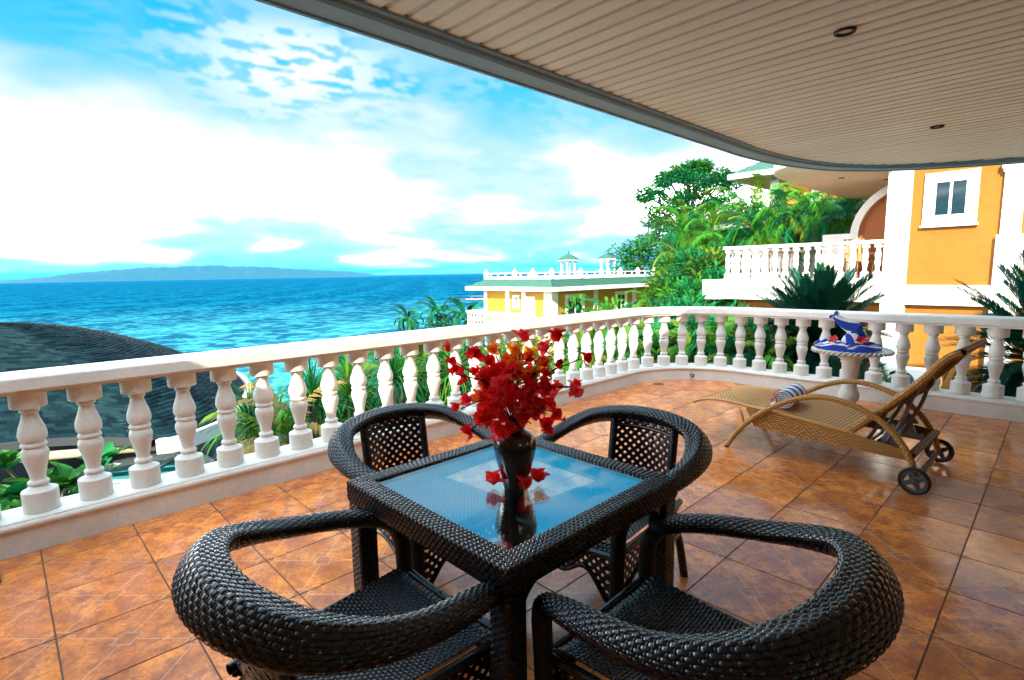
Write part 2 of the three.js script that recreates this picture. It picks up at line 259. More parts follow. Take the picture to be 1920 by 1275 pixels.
const insetX = (z, off) => { // where a plank running along x starts
  let best = XE; for (let i = 0; i < edgePath.length - 1; i++) { const a = edgePath[i], b = edgePath[i + 1], az = a.z - a.nz * off, bz = b.z - b.nz * off, ax = a.x - a.nx * off, bx = b.x - b.nx * off; if ((az - z) * (bz - z) <= 0 && az !== bz) best = Math.min(best, mix(ax, bx, (az - z) / (az - bz))); } return best; };
{
  const ceiling = structGroup('ceiling'), pitch = 0.1008, R = rng(9);
  const pm = [0, 1, 2].map(i => { const s = [1, 0.96, 1.03][i]; return plaster(0.77 * s, 0.82 * s, 0.78 * s, 0.06, 60 + i, 0.0006, 0.5); });
  for (let z = ZE; z > -8.0; z -= pitch) {
    const x0 = insetX(z - pitch / 2, 0.175); if (x0 > XE - 0.2) continue;
    const w = pitch, y = CY + 0.02, e = 0.010; // convex plank with a turned-up edge and a recessed joint strip
    const g = new THREE.ExtrudeGeometry(new THREE.Shape([[-w / 2 + 0.001, 0.022], [-w / 2 + 0.001, 0.012], [-w / 2 + e, 0.010], [-w / 2 + e + 0.004, 0.002], [-w / 4, 0.0008], [0, 0.0003], [w / 4, 0.0008], [w / 2 - e - 0.004, 0.002], [w / 2 - e, 0.010], [w / 2 - 0.001, 0.012], [w / 2 - 0.001, 0.022]].map(p => new THREE.Vector2(...p))), { depth: XE - x0, bevelEnabled: false }).rotateY(Math.PI / 2).translate(x0, y + (R() - 0.5) * 0.0016, z - pitch / 2);
    mesh('plank', boxUV(g), pm[Math.floor(R() * 3)], ceiling);
  }
  mesh('soffit_band', boxUV(sweep(edgePath, [[0, CY + 0.002], [0, CY + 0.36], [0.02, CY + 0.36], [0.02, CY - 0.006], [0.012, CY - 0.012], [-0.006, CY - 0.012], [-0.006, CY - 0.004], [-0.125, CY - 0.004], [-0.125, CY + 0.008], [-0.128, CY + 0.016], [-0.138, CY + 0.018], [-0.138, CY - 0.006], [-0.146, CY - 0.012], [-0.156, CY - 0.006], [-0.158, CY + 0.008], [-0.185, CY + 0.010], [-0.185, CY + 0.09], [-0.15, CY + 0.09]])), M.edge, ceiling);
  const slab = new THREE.Shape([...edgePath.map(p => new THREE.Vector2(p.x - p.nx * 0.03, -(p.z - p.nz * 0.03))), new THREE.Vector2(XE + 0.28, -ZE - 0.18)]);
  mesh('roof_slab', new THREE.ExtrudeGeometry(slab, { depth: 0.24, bevelEnabled: false }).rotateX(-Math.PI / 2).translate(0, CY + 0.1, 0), M.whiteFar, ceiling);
  const lamp = (x, z, label) => { const t = thing('downlight', label, 'ceiling lamp', [x, CY + 0.016, z], 0, 'recessed lamps in the plank ceiling'); t.scale.set(0.68, 1, 0.68); mesh('trim_ring', lathe([[0.046, 0.004], [0.05, -0.004], [0.062, -0.006], [0.066, 0.0], [0.066, 0.006]], 30), M.dark, t); mesh('reflector', lathe([[0.046, 0.004], [0.040, 0.03], [0.028, 0.05], [0, 0.052]], 26), stdmat(0.16, 0.17, 0.18, 0.25, { metalness: 0.9 }), t); mesh('bulb', new THREE.SphereGeometry(0.02, 16, 10).translate(0, 0.03, 0), stdmat(0.6, 0.62, 0.6, 0.2), t); };
  lamp(-0.78, -2.85, 'round recessed ceiling lamp, the larger and nearer one'); lamp(-0.78, -5.27, 'round recessed ceiling lamp, the smaller one further away');
}
{ // the house wall with its glazed doors to the right of the picture, and an added unseen wall behind the camera that shades the left run
  const w = thing('house_wall', 'yellow house wall with sliding glass doors along the right side of the terrace', 'house wall', [0, 0, 0]);
  mesh('wall', boxUV(merge([box(XE, XE + 0.25, 0, CY + 0.1, -8.0, -5.4), box(XE, XE + 0.25, 0, CY + 0.1, -2.9, -1.2), box(XE, XE + 0.25, 0, CY + 0.1, 1.3, ZE), box(XE, XE + 0.25, 2.2, CY + 0.1, -5.4, -2.9), box(XE, XE + 0.25, 2.2, CY + 0.1, -1.2, 1.3)])), M.orange, w);
  for (const [a, b] of [[-5.4, -2.9], [-1.2, 1.3]]) { const d = mesh('door', [box(XE + 0.06, XE + 0.12, 0.005, 2.2, a, a + 0.07), box(XE + 0.06, XE + 0.12, 0.005, 2.2, b - 0.07, b), box(XE + 0.06, XE + 0.12, 2.13, 2.2, a + 0.07, b - 0.07), box(XE + 0.06, XE + 0.12, 0.005, 0.075, a + 0.07, b - 0.07), box(XE + 0.055, XE + 0.125, 0.075, 2.13, (a + b) / 2 - 0.035, (a + b) / 2 + 0.035)], M.whitePaint, w); mesh('pane', box(XE + 0.088, XE + 0.094, 0.075, 2.13, a + 0.07, b - 0.07), M.pane, d); }
  mesh('room', [box(XE + 0.25, XE + 4, -0.02, 0, -8, ZE), box(XE + 3.9, XE + 4, 0, CY, -8, ZE), box(XE + 0.25, XE + 4, CY, CY + 0.1, -8, ZE), box(XE + 0.25, XE + 4, 0, CY, -8.1, -8.0), box(XE + 0.25, XE + 4, 0, CY, ZE, ZE + 0.1)], stdmat(0.4, 0.36, 0.3, 0.9), w);
  const b = thing('added_end_wall', 'tall yellow wall added unseen behind the camera to shade the left balusters', 'wall', [0, 0, 0]);
  mesh('wall', boxUV(box(-4.5, XE + 0.25, -0.3, CY - 0.02, ZE + 0.002, ZE + 0.2)), M.orange, b); mesh('coping', rbox(-4.55, XE, CY - 0.018, CY + 0.0, ZE - 0.03, ZE + 0.23, 0.006), M.white, b);
}
// ---------------------------------------------------------------- wicker: strands woven over a surface P(u, v), each strand its own raised patch
function weave(P, nu, nv, { amp = 0.0022, fill = 0.9, keep = null, flip = false, ku = 6, kv = 2, R = null } = {}) {
  const pos = [], ix = [], e = 1e-3, A = new V3(), B = new V3(), C = new V3();
  const N = (u, v) => { A.set(...P(u + e, v)).sub(B.set(...P(u - e, v))); C.set(...P(u, v + e)).sub(B.set(...P(u, v - e))); A.cross(C); const l = A.length() || 1; return A.multiplyScalar((flip ? -1 : 1) / l); };
  for (let j = 0; j < nv; j++) for (let i = -1; i < nu; i++) {
    const c = i + 0.5 + (j % 2) * 0.5, u0 = (c - 0.44) / nu, u1 = (c + 0.44) / nu; if (c < 0 || c > nu) continue;
    if (keep && !keep(c / nu, (j + 0.5) / nv)) continue;
    const a = amp * (0.85 + 0.3 * h3(i, j, 3)), o = pos.length / 3;
    for (let q = 0; q <= kv; q++) for (let p = 0; p <= ku; p++) {
      const s = p / ku * 2 - 1, t = q / kv * 2 - 1, u = clamp(mix(u0, u1, p / ku)), w = 1 - 0.04 * s * s, v = (j + 0.5 + t * 0.5 * fill * w) / nv;
      const h = a * (1.0 - 1.7 * Math.pow(Math.abs(s), 3.6)) - a * 0.5 * t * t, n = N(u, v), x = P(u, v); pos.push(x[0] + n.x * h, x[1] + n.y * h, x[2] + n.z * h);
    }
    if (c + 0.5 <= nu) { // the upright that shows between two strands
      const b = pos.length / 3, hw = 0.085 / nu; for (const dv of [-0.5, 0, 0.5]) for (const du of [-1, 0, 1]) { const u = clamp((c + 0.5) / nu + du * hw), v = (j + 0.5 + dv * 1.1) / nv, n = N(u, v), x = P(u, v), hh = a * (dv ? -0.35 : 0.45) - (du ? a * 0.35 : 0); pos.push(x[0] + n.x * hh, x[1] + n.y * hh, x[2] + n.z * hh); }
      for (const q of [0, 3]) for (const p of [0, 1]) { const k = b + q + p, l = k + 3; flip ? ix.push(k, l, k + 1, k + 1, l, l + 1) : ix.push(k, k + 1, l, k + 1, l + 1, l); } }
    for (let q = 0; q < kv; q++) for (let p = 0; p < ku; p++) { const k = o + q * (ku + 1) + p, l = k + ku + 1; flip ? ix.push(k, l, k + 1, k + 1, l, l + 1) : ix.push(k, k + 1, l, k + 1, l + 1, l); }
  }
  return fromTris(pos, ix);
}
const under = (P, nu, nv, d, flip) => { const e = 1e-3; return grid(nu, nv, (u, v) => { const a = P(clamp(u + e), v), b = P(clamp(u - e), v), c = P(u, v + e), f = P(u, v - e), n = new V3(...a).sub(new V3(...b)).cross(new V3(...c).sub(new V3(...f))).normalize().multiplyScalar(flip ? d : -d), x = P(u, v); return [x[0] + n.x, x[1] + n.y, x[2] + n.z]; }, flip); };
// open cane work: two families of crossing strips over a surface given in metres, Q(a, b)
function cane(Q, w, h, inside, pitch = 0.031, width = 0.019) {
  const pos = [], ix = [], ds = 0.011;
  for (const sg of [1, -1]) { const D = (w + h) * Math.SQRT1_2, n = Math.ceil(D / pitch) + 1;
    for (let k = -n; k <= n; k++) { const off = k * pitch, o = sg > 0 ? 1 : 3; let last = null;
      for (let s = -D; s <= D + ds; s += ds) { const ca = w / 2 + (s - off) * Math.SQRT1_2, cb = h / 2 + sg * (s + off) * Math.SQRT1_2; if (!inside(ca, cb)) { last = null; continue; }
        const dx = -width / 2 * Math.SQRT1_2 , dy = sg * width / 2 * Math.SQRT1_2, z = 0.0013 * Math.sin(s / pitch * Math.PI + k * Math.PI + o * Math.PI / 2);
        const i = pos.length / 3; pos.push(...Q(ca + dx, cb + dy, z), ...Q(ca, cb, z + 0.0012), ...Q(ca - dx, cb - dy, z)); if (last !== null) ix.push(last, i, last + 1, last + 1, i, i + 1, last + 1, i + 1, last + 2, last + 2, i + 1, i + 2); last = i; } } }
  return fromTris(pos, ix);
}
const wicker = new THREE.MeshPhysicalMaterial({ color: new THREE.Color().setRGB(0.005, 0.008, 0.015), roughness: 0.26, ior: 1.6, side: THREE.DoubleSide });
const wickerDark = stdmat(0.006, 0.0065, 0.008, 0.7);

// ---------------------------------------------------------------- wicker armchair
function makeChair(label) {
  const t = thing('wicker_armchair', label, 'armchair', [0, 0, 0], 0, 'black wicker armchairs round the table');
  // hoop: one band from the left front foot up over the arm, round the back and down again: [x, y, z, half width, half height, roll]
  const half = [[0.285, 0.0, 0.335, 0.026, 0.026, 0], [0.287, 0.25, 0.337, 0.026, 0.026, 0], [0.292, 0.45, 0.338, 0.027, 0.027, 0], [0.300, 0.555, 0.333, 0.029, 0.027, 0], [0.318, 0.618, 0.300, 0.034, 0.028, 0.02], [0.345, 0.652, 0.225, 0.040, 0.029, 0.06], [0.372, 0.680, 0.10, 0.047, 0.032, 0.16], [0.384, 0.706, -0.05, 0.051, 0.033, 0.30], [0.366, 0.742, -0.19, 0.061, 0.036, 0.44], [0.300, 0.778, -0.31, 0.070, 0.039, 0.52], [0.165, 0.800, -0.385, 0.075, 0.040, 0.55], [0, 0.806, -0.41, 0.077, 0.040, 0.56]];
  const all = [...half, ...half.slice(0, -1).reverse().map(p => [-p[0], ...p.slice(1)])];
  const cp = curve(all.map(p => p.slice(0, 3))), cq = curve(all.map(p => p.slice(3))), nS = 400;
  const fr = []; for (let i = 0; i <= nS; i++) { // frame along the hoop: T, outward (from the chair's axis), up
    const k = i / nS, x = cp.getPoint(k), tg = cp.getTangent(k), q = cq.getPoint(k);
    let out = new V3(x.x, 0, x.z + 0.02); if (x.y < 0.6) out.set(Math.sign(x.x), 0, 0.25).lerp(out.normalize(), sstep(0.5, 0.62, x.y)); out.addScaledVector(tg, -out.dot(tg)).normalize();
    const up = new V3().crossVectors(tg, out).normalize(); fr.push({ x, out, up, q });
  }
  const sec = [[-0.62, 0.30], [-0.16, 0.98], [0.30, 0.86], [0.86, 0.38], [1.06, -0.10], [0.92, -0.66], [0.30, -1.0], [-0.42, -1.0], [-0.86, -0.62], [-0.88, -0.12]].map(p => new V3(p[0], p[1], 0));
  const cs = new THREE.CatmullRomCurve3(sec, true, 'centripetal');
  const secT = []; for (let i = 0; i <= 200; i++) secT.push(cs.getPointAt(i / 200 % 1));
  // arc-length along the hoop, so that strands keep their length
  const acc = [0]; for (let i = 1; i <= nS; i++) acc.push(acc[i - 1] + fr[i].x.distanceTo(fr[i - 1].x)); const len = acc[nS];
  const hoop = (u, v) => { const s = clamp(u) * len; let i = Math.min(nS - 1, Math.max(0, acc.findIndex(a => a > s) - 1)); if (s >= len) i = nS - 1; const f = clamp((s - acc[i]) / (acc[i + 1] - acc[i])), a = fr[i], b = fr[i + 1];
    const vv = ((v % 1) + 1) % 1 * 200, k = Math.floor(vv), c = mix(secT[k].x, secT[k + 1].x, vv - k), d = mix(secT[k].y, secT[k + 1].y, vv - k);
    const q = i => { const F = fr[i], round = 1 - sstep(0.04, 0.06, F.q.x), l = Math.hypot(c, d), X = mix(c, c / l, round) * F.q.x, Y = mix(d, d / l, round) * F.q.y, r = -F.q.z, cr = Math.cos(r), sr = Math.sin(r), o = X * cr - Y * sr, w = X * sr + Y * cr, sgn = F.up.y < -0.001 && F.x.y > 0.6 ? -1 : 1; return [F.x.x + F.out.x * o + F.up.x * w * sgn, F.x.y + F.out.y * o + F.up.y * w * sgn, F.x.z + F.out.z * o + F.up.z * w * sgn]; };
    const A = q(i), B = q(i + 1); return [mix(A[0], B[0], f), mix(A[1], B[1], f), mix(A[2], B[2], f)]; };
  const flipHoop = (() => { const m = hoop(0.5, 0.1), c = fr[200].x, e = 1e-3, a = new V3(...hoop(0.5 + e, 0.1)).sub(new V3(...hoop(0.5 - e, 0.1))), b = new V3(...hoop(0.5, 0.1 + e)).sub(new V3(...hoop(0.5, 0.1 - e))); return a.cross(b).dot(new V3(...m).sub(c)) < 0; })();
  const rim = mesh('arm_hoop', weave(hoop, Math.round(len / 0.033), 28, { amp: 0.0030, flip: flipHoop, fill: 0.84 }), wicker, t);
  mesh('hoop_core', under(hoop, 260, 60, 0.0035, flipHoop), wickerDark, rim);
  // seat: woven, rounded over at the front, rising into the front corners
  const seat = (u, v) => { const z = mix(0.345, -0.31, v), w = mix(0.275, 0.215, v), x = (u * 2 - 1) * w, roll = sstep(0.1, 0, v); return [x, 0.435 - 0.012 * (1 - (u * 2 - 1) ** 2) * sstep(0, 0.4, v) - roll * 0.035 + 0.02 * Math.pow(Math.abs(u * 2 - 1), 6) * (1 - v), z + roll * 0.008]; };
  const st = mesh('seat', weave(seat, 24, 50, { amp: 0.0032, fill: 0.78 }), wicker, t); mesh('seat_base', under(seat, 16, 24, 0.003), wickerDark, st);
  // back panel of open cane between two wrapped posts
  const bp = (a, b, n) => { const th = (a / 0.35 - 0.5) * 1.0, r = 0.40 - n, lean = (b / 0.36) * 0.055; return [r * Math.sin(th) * 0.92, 0.42 + b, -0.36 + 0.40 - r * Math.cos(th) - lean * 0.9 + 0.03]; };
  const back = mesh('back_panel', cane(bp, 0.35, 0.36, (a, b) => a > 0 && a < 0.35 && b > 0 && b < 0.36), wicker, t);
  for (const [b, r] of [[0.005, 0.010], [0.325, 0.012]]) mesh('back_edge', tube([0, 0.09, 0.18, 0.27, 0.35].map(a => bp(a, b, 0)), r, 16, 6), wicker, back);
  for (const s of [0, 1]) { const a = s * 0.35, p = [bp(a, 0.36, 0), bp(a, 0.18, 0), bp(a, 0, 0)], sx = s * 2 - 1; p.push([sx * 0.20, 0.2, -0.355], [sx * 0.215, 0, -0.39]); const c = curve(p), F = (u, v) => { const x = c.getPoint(clamp(u)), an = v * Math.PI * 2; return [x.x + Math.cos(an) * 0.020, x.y, x.z + Math.sin(an) * 0.020]; }; const l = mesh('rear_leg', weave(F, 50, 10, { amp: 0.0016, ku: 3, flip: true }), wicker, t); mesh('leg_core', under(F, 20, 10, 0.001, true), wickerDark, l); }
  // aprons of cane with a scalloped lower edge: front and both sides
  const front = (a, b, n) => { const x = a - 0.27; return [x, 0.42 - b, 0.340 + n]; }, fb = x => 0.085 + 0.075 * Math.cos((x - 0.27) / 0.27 * Math.PI * 2.0) * 0.5 + 0.075 * Math.pow(Math.abs(x - 0.27) / 0.27, 2) + 0.03;
  const ap = mesh('front_apron', cane(front, 0.54, 0.24, (a, b) => a > 0.01 && a < 0.53 && b > 0 && b < fb(a)), wicker, t);
  mesh('apron_edge', tube(Array.from({ length: 25 }, (_, i) => { const a = 0.01 + i / 24 * 0.52; return front(a, fb(a), 0); }), 0.011, 60, 7), wicker, ap);
  for (const s of [-1, 1]) { const side = (a, b, n) => { const k = a / 0.66; return [s * (mix(0.280, 0.212, k) + 0.012 * Math.sin(k * Math.PI) + n), 0.42 - b, mix(0.33, -0.33, k)]; }, sb = a => 0.10 + 0.045 * Math.cos(a / 0.66 * Math.PI * 2) + 0.03;
    const sp = mesh('side_apron', cane(side, 0.66, 0.22, (a, b) => a > 0.01 && a < 0.65 && b > 0 && b < sb(a)), wicker, t);
    mesh('apron_edge', tube(Array.from({ length: 21 }, (_, i) => { const a = 0.01 + i / 20 * 0.64; return side(a, sb(a), 0); }), 0.011, 50, 7), wicker, sp);
    mesh('seat_rail', tube([0, 0.16, 0.33, 0.5, 0.66].map(a => { const p = side(a, 0.008, 0); p[1] += 0.008; return p; }), 0.017, 40, 8), wicker, t); }
  mesh('front_rail', tube([[-0.28, 0.418, 0.343], [-0.14, 0.405, 0.347], [0, 0.402, 0.348], [0.14, 0.405, 0.347], [0.28, 0.418, 0.343]], 0.016, 30, 8), wicker, t);
  return t;
}
const chairA = makeChair('black wicker armchair nearest on the left, its back to the camera');
chairA.position.set(-1.43, 0, -0.72); chairA.rotation.y = Math.PI + 0.02;
copyOf(chairA, 'black wicker armchair at the bottom right of the table, its wide hoop towards the right', [-0.68, 0, -1.38], -Math.PI / 2 + 0.01);
copyOf(chairA, 'black wicker armchair at the far left of the table, its back to the balusters', [-2.16, 0, -1.48], Math.PI / 2 - 0.03);
copyOf(chairA, 'black wicker armchair at the far right of the table, its back to the lounger', [-1.47, 0, -2.03], 0.02);

// ---------------------------------------------------------------- wicker table with its glass top
{
  const S = 0.47, t = thing('wicker_table', 'square black wicker table with a clear glass top', 'table', [-1.49, 0, -1.415]);
  const a = 0.042, hy = 0.043, sect = (v, r = 0.010) => { // rounded square section, v 0..1
    const per = [[1, -1], [1, 1], [-1, 1], [-1, -1]], k = ((v % 1) + 1) % 1 * 4, i = Math.floor(k), f = k - i, A = per[i], B = per[(i + 1) % 4]; let x = mix(A[0], B[0], f), y = mix(A[1], B[1], f); const l = Math.pow(Math.pow(Math.abs(x), 9) + Math.pow(Math.abs(y), 9), 1 / 9); return [x / l, y / l]; };
  for (let q = 0; q < 4; q++) {
    const ca = Math.cos(q * Math.PI / 2), sa = Math.sin(q * Math.PI / 2);
    const F = (u, v) => { const [c, d] = sect(v), out = S - a + c * a, L = out, x = (u * 2 - 1) * L, y = 0.75 - hy + d * hy; return [x * ca + out * sa, y, -x * sa + out * ca]; };
    const m = mesh('frame_rail', weave(F, 40, 24, { amp: 0.0030, fill: 0.78, flip: false }), wicker, t); mesh('rail_core', under(F, 8, 32, 0.002, false), wickerDark, m);
    const lx = (q < 2 ? 1 : -1) * (S - a), lz = (q % 2 ? 1 : -1) * (S - a);
    const G = (u, v) => { const [c, d] = sect(v); return [lx + c * 0.040, mix(0.0, 0.664, u), lz + d * 0.040]; };
    const l = mesh('leg', weave(G, 30, 22, { amp: 0.0020, flip: false }), wicker, t); mesh('leg_core', under(G, 4, 32, 0.0016, false), wickerDark, l);
    // curved corner brackets under the frame
    for (const [dx, dz] of [[-Math.sign(lx), 0], [0, -Math.sign(lz)]]) { const pts = [[0, 0], [0.11, 0]]; for (let i = 0; i <= 8; i++) { const an = i / 8 * Math.PI / 2; pts.push([0.11 - 0.11 * Math.sin(an), -0.10 + 0.10 * Math.cos(an)].map((v, k) => k ? v - 0 : v)); } const g = polyExtrude(pts, 0.05).translate(0.038, 0.664, -0.025); if (dx) { if (dx < 0) g.rotateY(Math.PI); } else g.rotateY(dz < 0 ? Math.PI / 2 : -Math.PI / 2); g.translate(lx, 0, lz); mesh('bracket', g, wicker, t); }
  }
  const glass = new THREE.MeshPhysicalMaterial({ color: new THREE.Color().setRGB(0.68, 0.90, 0.97), transmission: 1, thickness: 0, roughness: 0.0, ior: 3.3, side: THREE.DoubleSide });
  mesh('glass_top', box(-S + 2 * a + 0.001, S - 2 * a - 0.001, 0.734, 0.742, -S + 2 * a + 0.001, S - 2 * a - 0.001), glass, t);
  mesh('glass_ledge', [-1, 1].flatMap(s => [box(-S + 2 * a - 0.004, S - 2 * a + 0.004, 0.70, 0.733, s > 0 ? S - 2 * a - 0.016 : -S + 2 * a - 0.004, s > 0 ? S - 2 * a + 0.004 : -S + 2 * a + 0.016), box(s > 0 ? S - 2 * a - 0.016 : -S + 2 * a - 0.004, s > 0 ? S - 2 * a + 0.004 : -S + 2 * a + 0.016, 0.701, 0.7325, -S + 2 * a + 0.016, S - 2 * a - 0.016)]), wickerDark, t);
}
// ---------------------------------------------------------------- vase and bougainvillea
const VX = -1.45, VZ = -1.40, VY = 0.7425;
{
  const t = thing('vase', 'dark brown glazed ceramic vase standing on the glass table', 'vase', [VX, VY, VZ]);
  const [c, h] = textures(256, (u, v) => { const a = fbm(u * 8, v * 4, 3, 4, 8), s = fbm(u * 20, v * 3, 9, 3, 20), red = sstep(0.5, 0.7, a), gold = sstep(0.72, 0.9, v + (s - 0.5) * 0.5) * (1 - sstep(0.9, 1, v)); return [0.012 + 0.05 * red + 0.10 * gold * s, 0.008 + 0.006 * red + 0.055 * gold * s, 0.009 + 0.006 * red + 0.02 * gold * s, a]; });
  const g = new THREE.MeshPhysicalMaterial({ map: c, bumpMap: h, bumpScale: 0.0006, roughness: 0.22, clearcoat: 0.9, clearcoatRoughness: 0.08, side: THREE.DoubleSide });
  const k = 1.0, prof = [[0, 0], [0.046, 0], [0.049, 0.004], [0.0495, 0.012], [0.055, 0.04], [0.065, 0.075], [0.0755, 0.115], [0.082, 0.15], [0.0835, 0.172], [0.080, 0.193], [0.069, 0.210], [0.053, 0.219], [0.043, 0.224], [0.039, 0.234], [0.0385, 0.246], [0.042, 0.256], [0.051, 0.263], [0.053, 0.266], [0.050, 0.269], [0.040, 0.262], [0.034, 0.245], [0.036, 0.215], [0.05, 0.19], [0.06, 0.15], [0.03, 0.03], [0, 0.02]].map(p => [p[0] * k, p[1] * k]);
  const vg = lathe(prof, 48); { const p = vg.attributes.position; for (let i = 0; i < p.count; i++) { const x = p.getX(i), z = p.getZ(i), y = p.getY(i), an = Math.atan2(z, x), f = 1 + 0.018 * Math.cos(an * 8) * sstep(0.02, 0.1, y) * sstep(0.21, 0.17, y); p.setX(i, x * f); p.setZ(i, z * f); } vg.computeVertexNormals(); }
  mesh('body', vg, g, t);
  mesh('lip', new THREE.TorusGeometry(0.0515, 0.0035, 8, 40).rotateX(Math.PI / 2).translate(0, 0.266, 0), g, t);
}
const petalMats = [[0.92, 0.030, 0.028], [0.88, 0.018, 0.022], [0.95, 0.075, 0.10], [0.66, 0.008, 0.014], [0.95, 0.24, 0.014], [0.96, 0.40, 0.03]].map(c => stdmat(...c, 0.75, { transmission: 0.55, thickness: 0, specularIntensity: 0.3 }));
const leafDark = stdmat(0.018, 0.07, 0.018, 0.5, { transmission: 0.15, thickness: 0 }), twigMat = stdmat(0.055, 0.035, 0.022, 0.8), stamen = stdmat(0.8, 0.7, 0.35, 0.6);
// papery bract: broad, pointed, curled; two rows of cells either side of the midrib
function bract(len, wid, cup, R) { const tw = (R() - 0.5) * 0.5; return grid(4, 5, (u, v) => { const s = u * 2 - 1, w = wid * Math.pow(Math.sin(Math.PI * Math.pow(v * 0.97 + 0.015, 0.72)), 0.8) * 0.5, x = s * w, lift = cup * Math.sin(v * 2.1) - 0.10 * len * v * v + Math.abs(s) * wid * 0.16 + 0.05 * wid * Math.sin(v * 7 + s * 4); return [x + tw * v * v * len * 0.2, lift, v * len]; }); }
const blossomGeos = []; { const R = rng(41); for (let k = 0; k < 6; k++) { const L = []; for (let c = 0; c < 2; c++) { const n = 3 + (k + c) % 2; for (let i = 0; i < n; i++) { const g = bract(0.034 + 0.012 * R(), 0.030 + 0.008 * R(), 0.016, R); g.rotateX(-0.35 - 0.7 * R()); g.rotateY(i / n * 6.283 + R() * 0.7); if (c) { g.rotateX(0.8 * (R() - 0.5)); g.rotateZ(1.3 * (R() - 0.5)); g.translate((R() - 0.5) * 0.03, 0.010 * (R() - 0.5) - 0.01, (R() - 0.5) * 0.03); } L.push(g); } } blossomGeos.push(merge(L)); } }
const stamenGeo = merge([0, 1, 2].map(i => new THREE.CylinderGeometry(0.0016, 0.001, 0.014, 5).rotateZ(0.3).rotateY(i * 2.1).translate(0, 0.006, 0)));
{
  const R = rng(12), t = thing('bougainvillea', 'loose bunch of red and orange bougainvillea arranged in the dark vase', 'flowers', [VX, VY + 0.26, VZ]);
  const fwd = new V3(-0.72, 0, -0.693), right = new V3(0.693, 0, -0.72), V = (r, y, f) => new V3().addScaledVector(right, r).addScaledVector(fwd, f).add(new V3(0, y, 0));
  const spot = (p, orange, scale = 1) => { const b = mesh('blossom', blossomGeos[Math.floor(R() * 6)], petalMats[orange ? 4 + Math.floor(R() * 2) : Math.floor(R() * 3.6)], t, p.toArray()); b.rotation.set(R() * 1.6 - 0.5, R() * 6.28, (R() - 0.5) * 1.8); b.scale.setScalar(scale * (0.85 + 0.35 * R())); if (R() < 0.3) mesh('stamen', stamenGeo, stamen, b); };
  // branches: [tip right, tip up, tip towards the sea], some long and thin
  const tips = [[-0.27, 0.26, 0.03], [-0.22, 0.20, -0.06], [-0.15, 0.28, 0.06], [-0.07, 0.24, 0.10], [0.02, 0.30, 0.08], [0.08, 0.25, 0.12], [0.15, 0.30, 0.02], [0.25, 0.24, -0.02], [0.20, 0.15, -0.10], [-0.20, 0.07, -0.08], [-0.16, 0.00, -0.12], [-0.05, 0.12, -0.14], [0.07, 0.10, -0.14], [0.16, 0.05, -0.08], [0.23, 0.12, 0.05], [0.0, 0.2, -0.05], [-0.1, 0.16, 0.02], [0.1, 0.2, 0.0]];
  tips.forEach(([r, y, f], i) => {
    const bend = [(R() - 0.5) * 0.05, 0.03 + 0.03 * R()], P = [V(0, -0.12, 0), V(r * 0.06, 0, f * 0.06), V(r * 0.45 + bend[0], y * 0.5 + bend[1], f * 0.45), V(r, y, f)], c = curve(P);
    mesh('twig', new THREE.TubeGeometry(c, 12, 0.0026, 6), twigMat, t);
    const orange = (y > 0.15 && r > -0.12 && r < 0.13 && f > -0.06), n = Math.abs(r) > 0.19 ? 3 : 4;
    for (let k = 0; k < n; k++) { const p = c.getPoint(1 - k * 0.13); p.add(new V3((R() - 0.5) * 0.05, (R() - 0.5) * 0.045, (R() - 0.5) * 0.05)); spot(p, orange && R() < 0.85, Math.abs(r) > 0.19 ? 0.85 : 1.05); }
    if (i % 2 === 1) { const lf = mesh('leaf', bract(0.05, 0.03, 0.01, R), leafDark, t, c.getPoint(0.72).toArray()); lf.rotation.set(R() * 2 - 0.6, R() * 6, R() - 0.5); }
  });
  for (let k = 0; k < 40; k++) { const an = R() * 6.283, q = Math.sqrt(R()) * 0.14; spot(V(q * Math.cos(an) * 1.05, 0.02 + R() * 0.17, q * Math.sin(an) * 0.95), R() < 0.12, 1.05); }
  // sprays that hang over the shoulder of the vase
  for (const [r, y, f] of [[-0.07, -0.02, -0.07], [-0.04, -0.045, -0.075], [-0.10, 0.0, -0.05], [0.05, 0.01, -0.06], [0.11, -0.02, -0.04], [0.14, -0.03, -0.02], [-0.02, -0.015, -0.085], [0.08, 0.03, -0.05]]) spot(V(r, y, f), false, 1.1);
  const Y = VY + 0.001, loose = (label, r, f, n) => { const b = thing('loose_blossom', label, 'flower', [VX + right.x * r + fwd.x * f, Y, VZ + right.z * r + fwd.z * f], R() * 6, 'fallen blossoms at the foot of the vase'); for (let k = 0; k < n; k++) { const q = bract(0.062, 0.050, 0.018, R); q.rotateX(-0.2 - 0.9 * R()); q.rotateY(k / n * 6.283 + R() * 0.4); q.computeBoundingBox(); q.translate(0, 0.006 - Math.min(0, q.boundingBox.min.y), 0); mesh('bract', q, petalMats[k % 3], b); } mesh('stamen', stamenGeo.clone().translate(0, 0.012, 0), stamen, b); };
  loose('red bougainvillea blossom lying on the glass left of the vase', -0.085, -0.02, 7); loose('red bougainvillea blossom lying on the glass right of the vase', 0.09, 0.0, 7); loose('small red blossom lying on the glass just in front of the vase', 0.035, -0.075, 3);
}
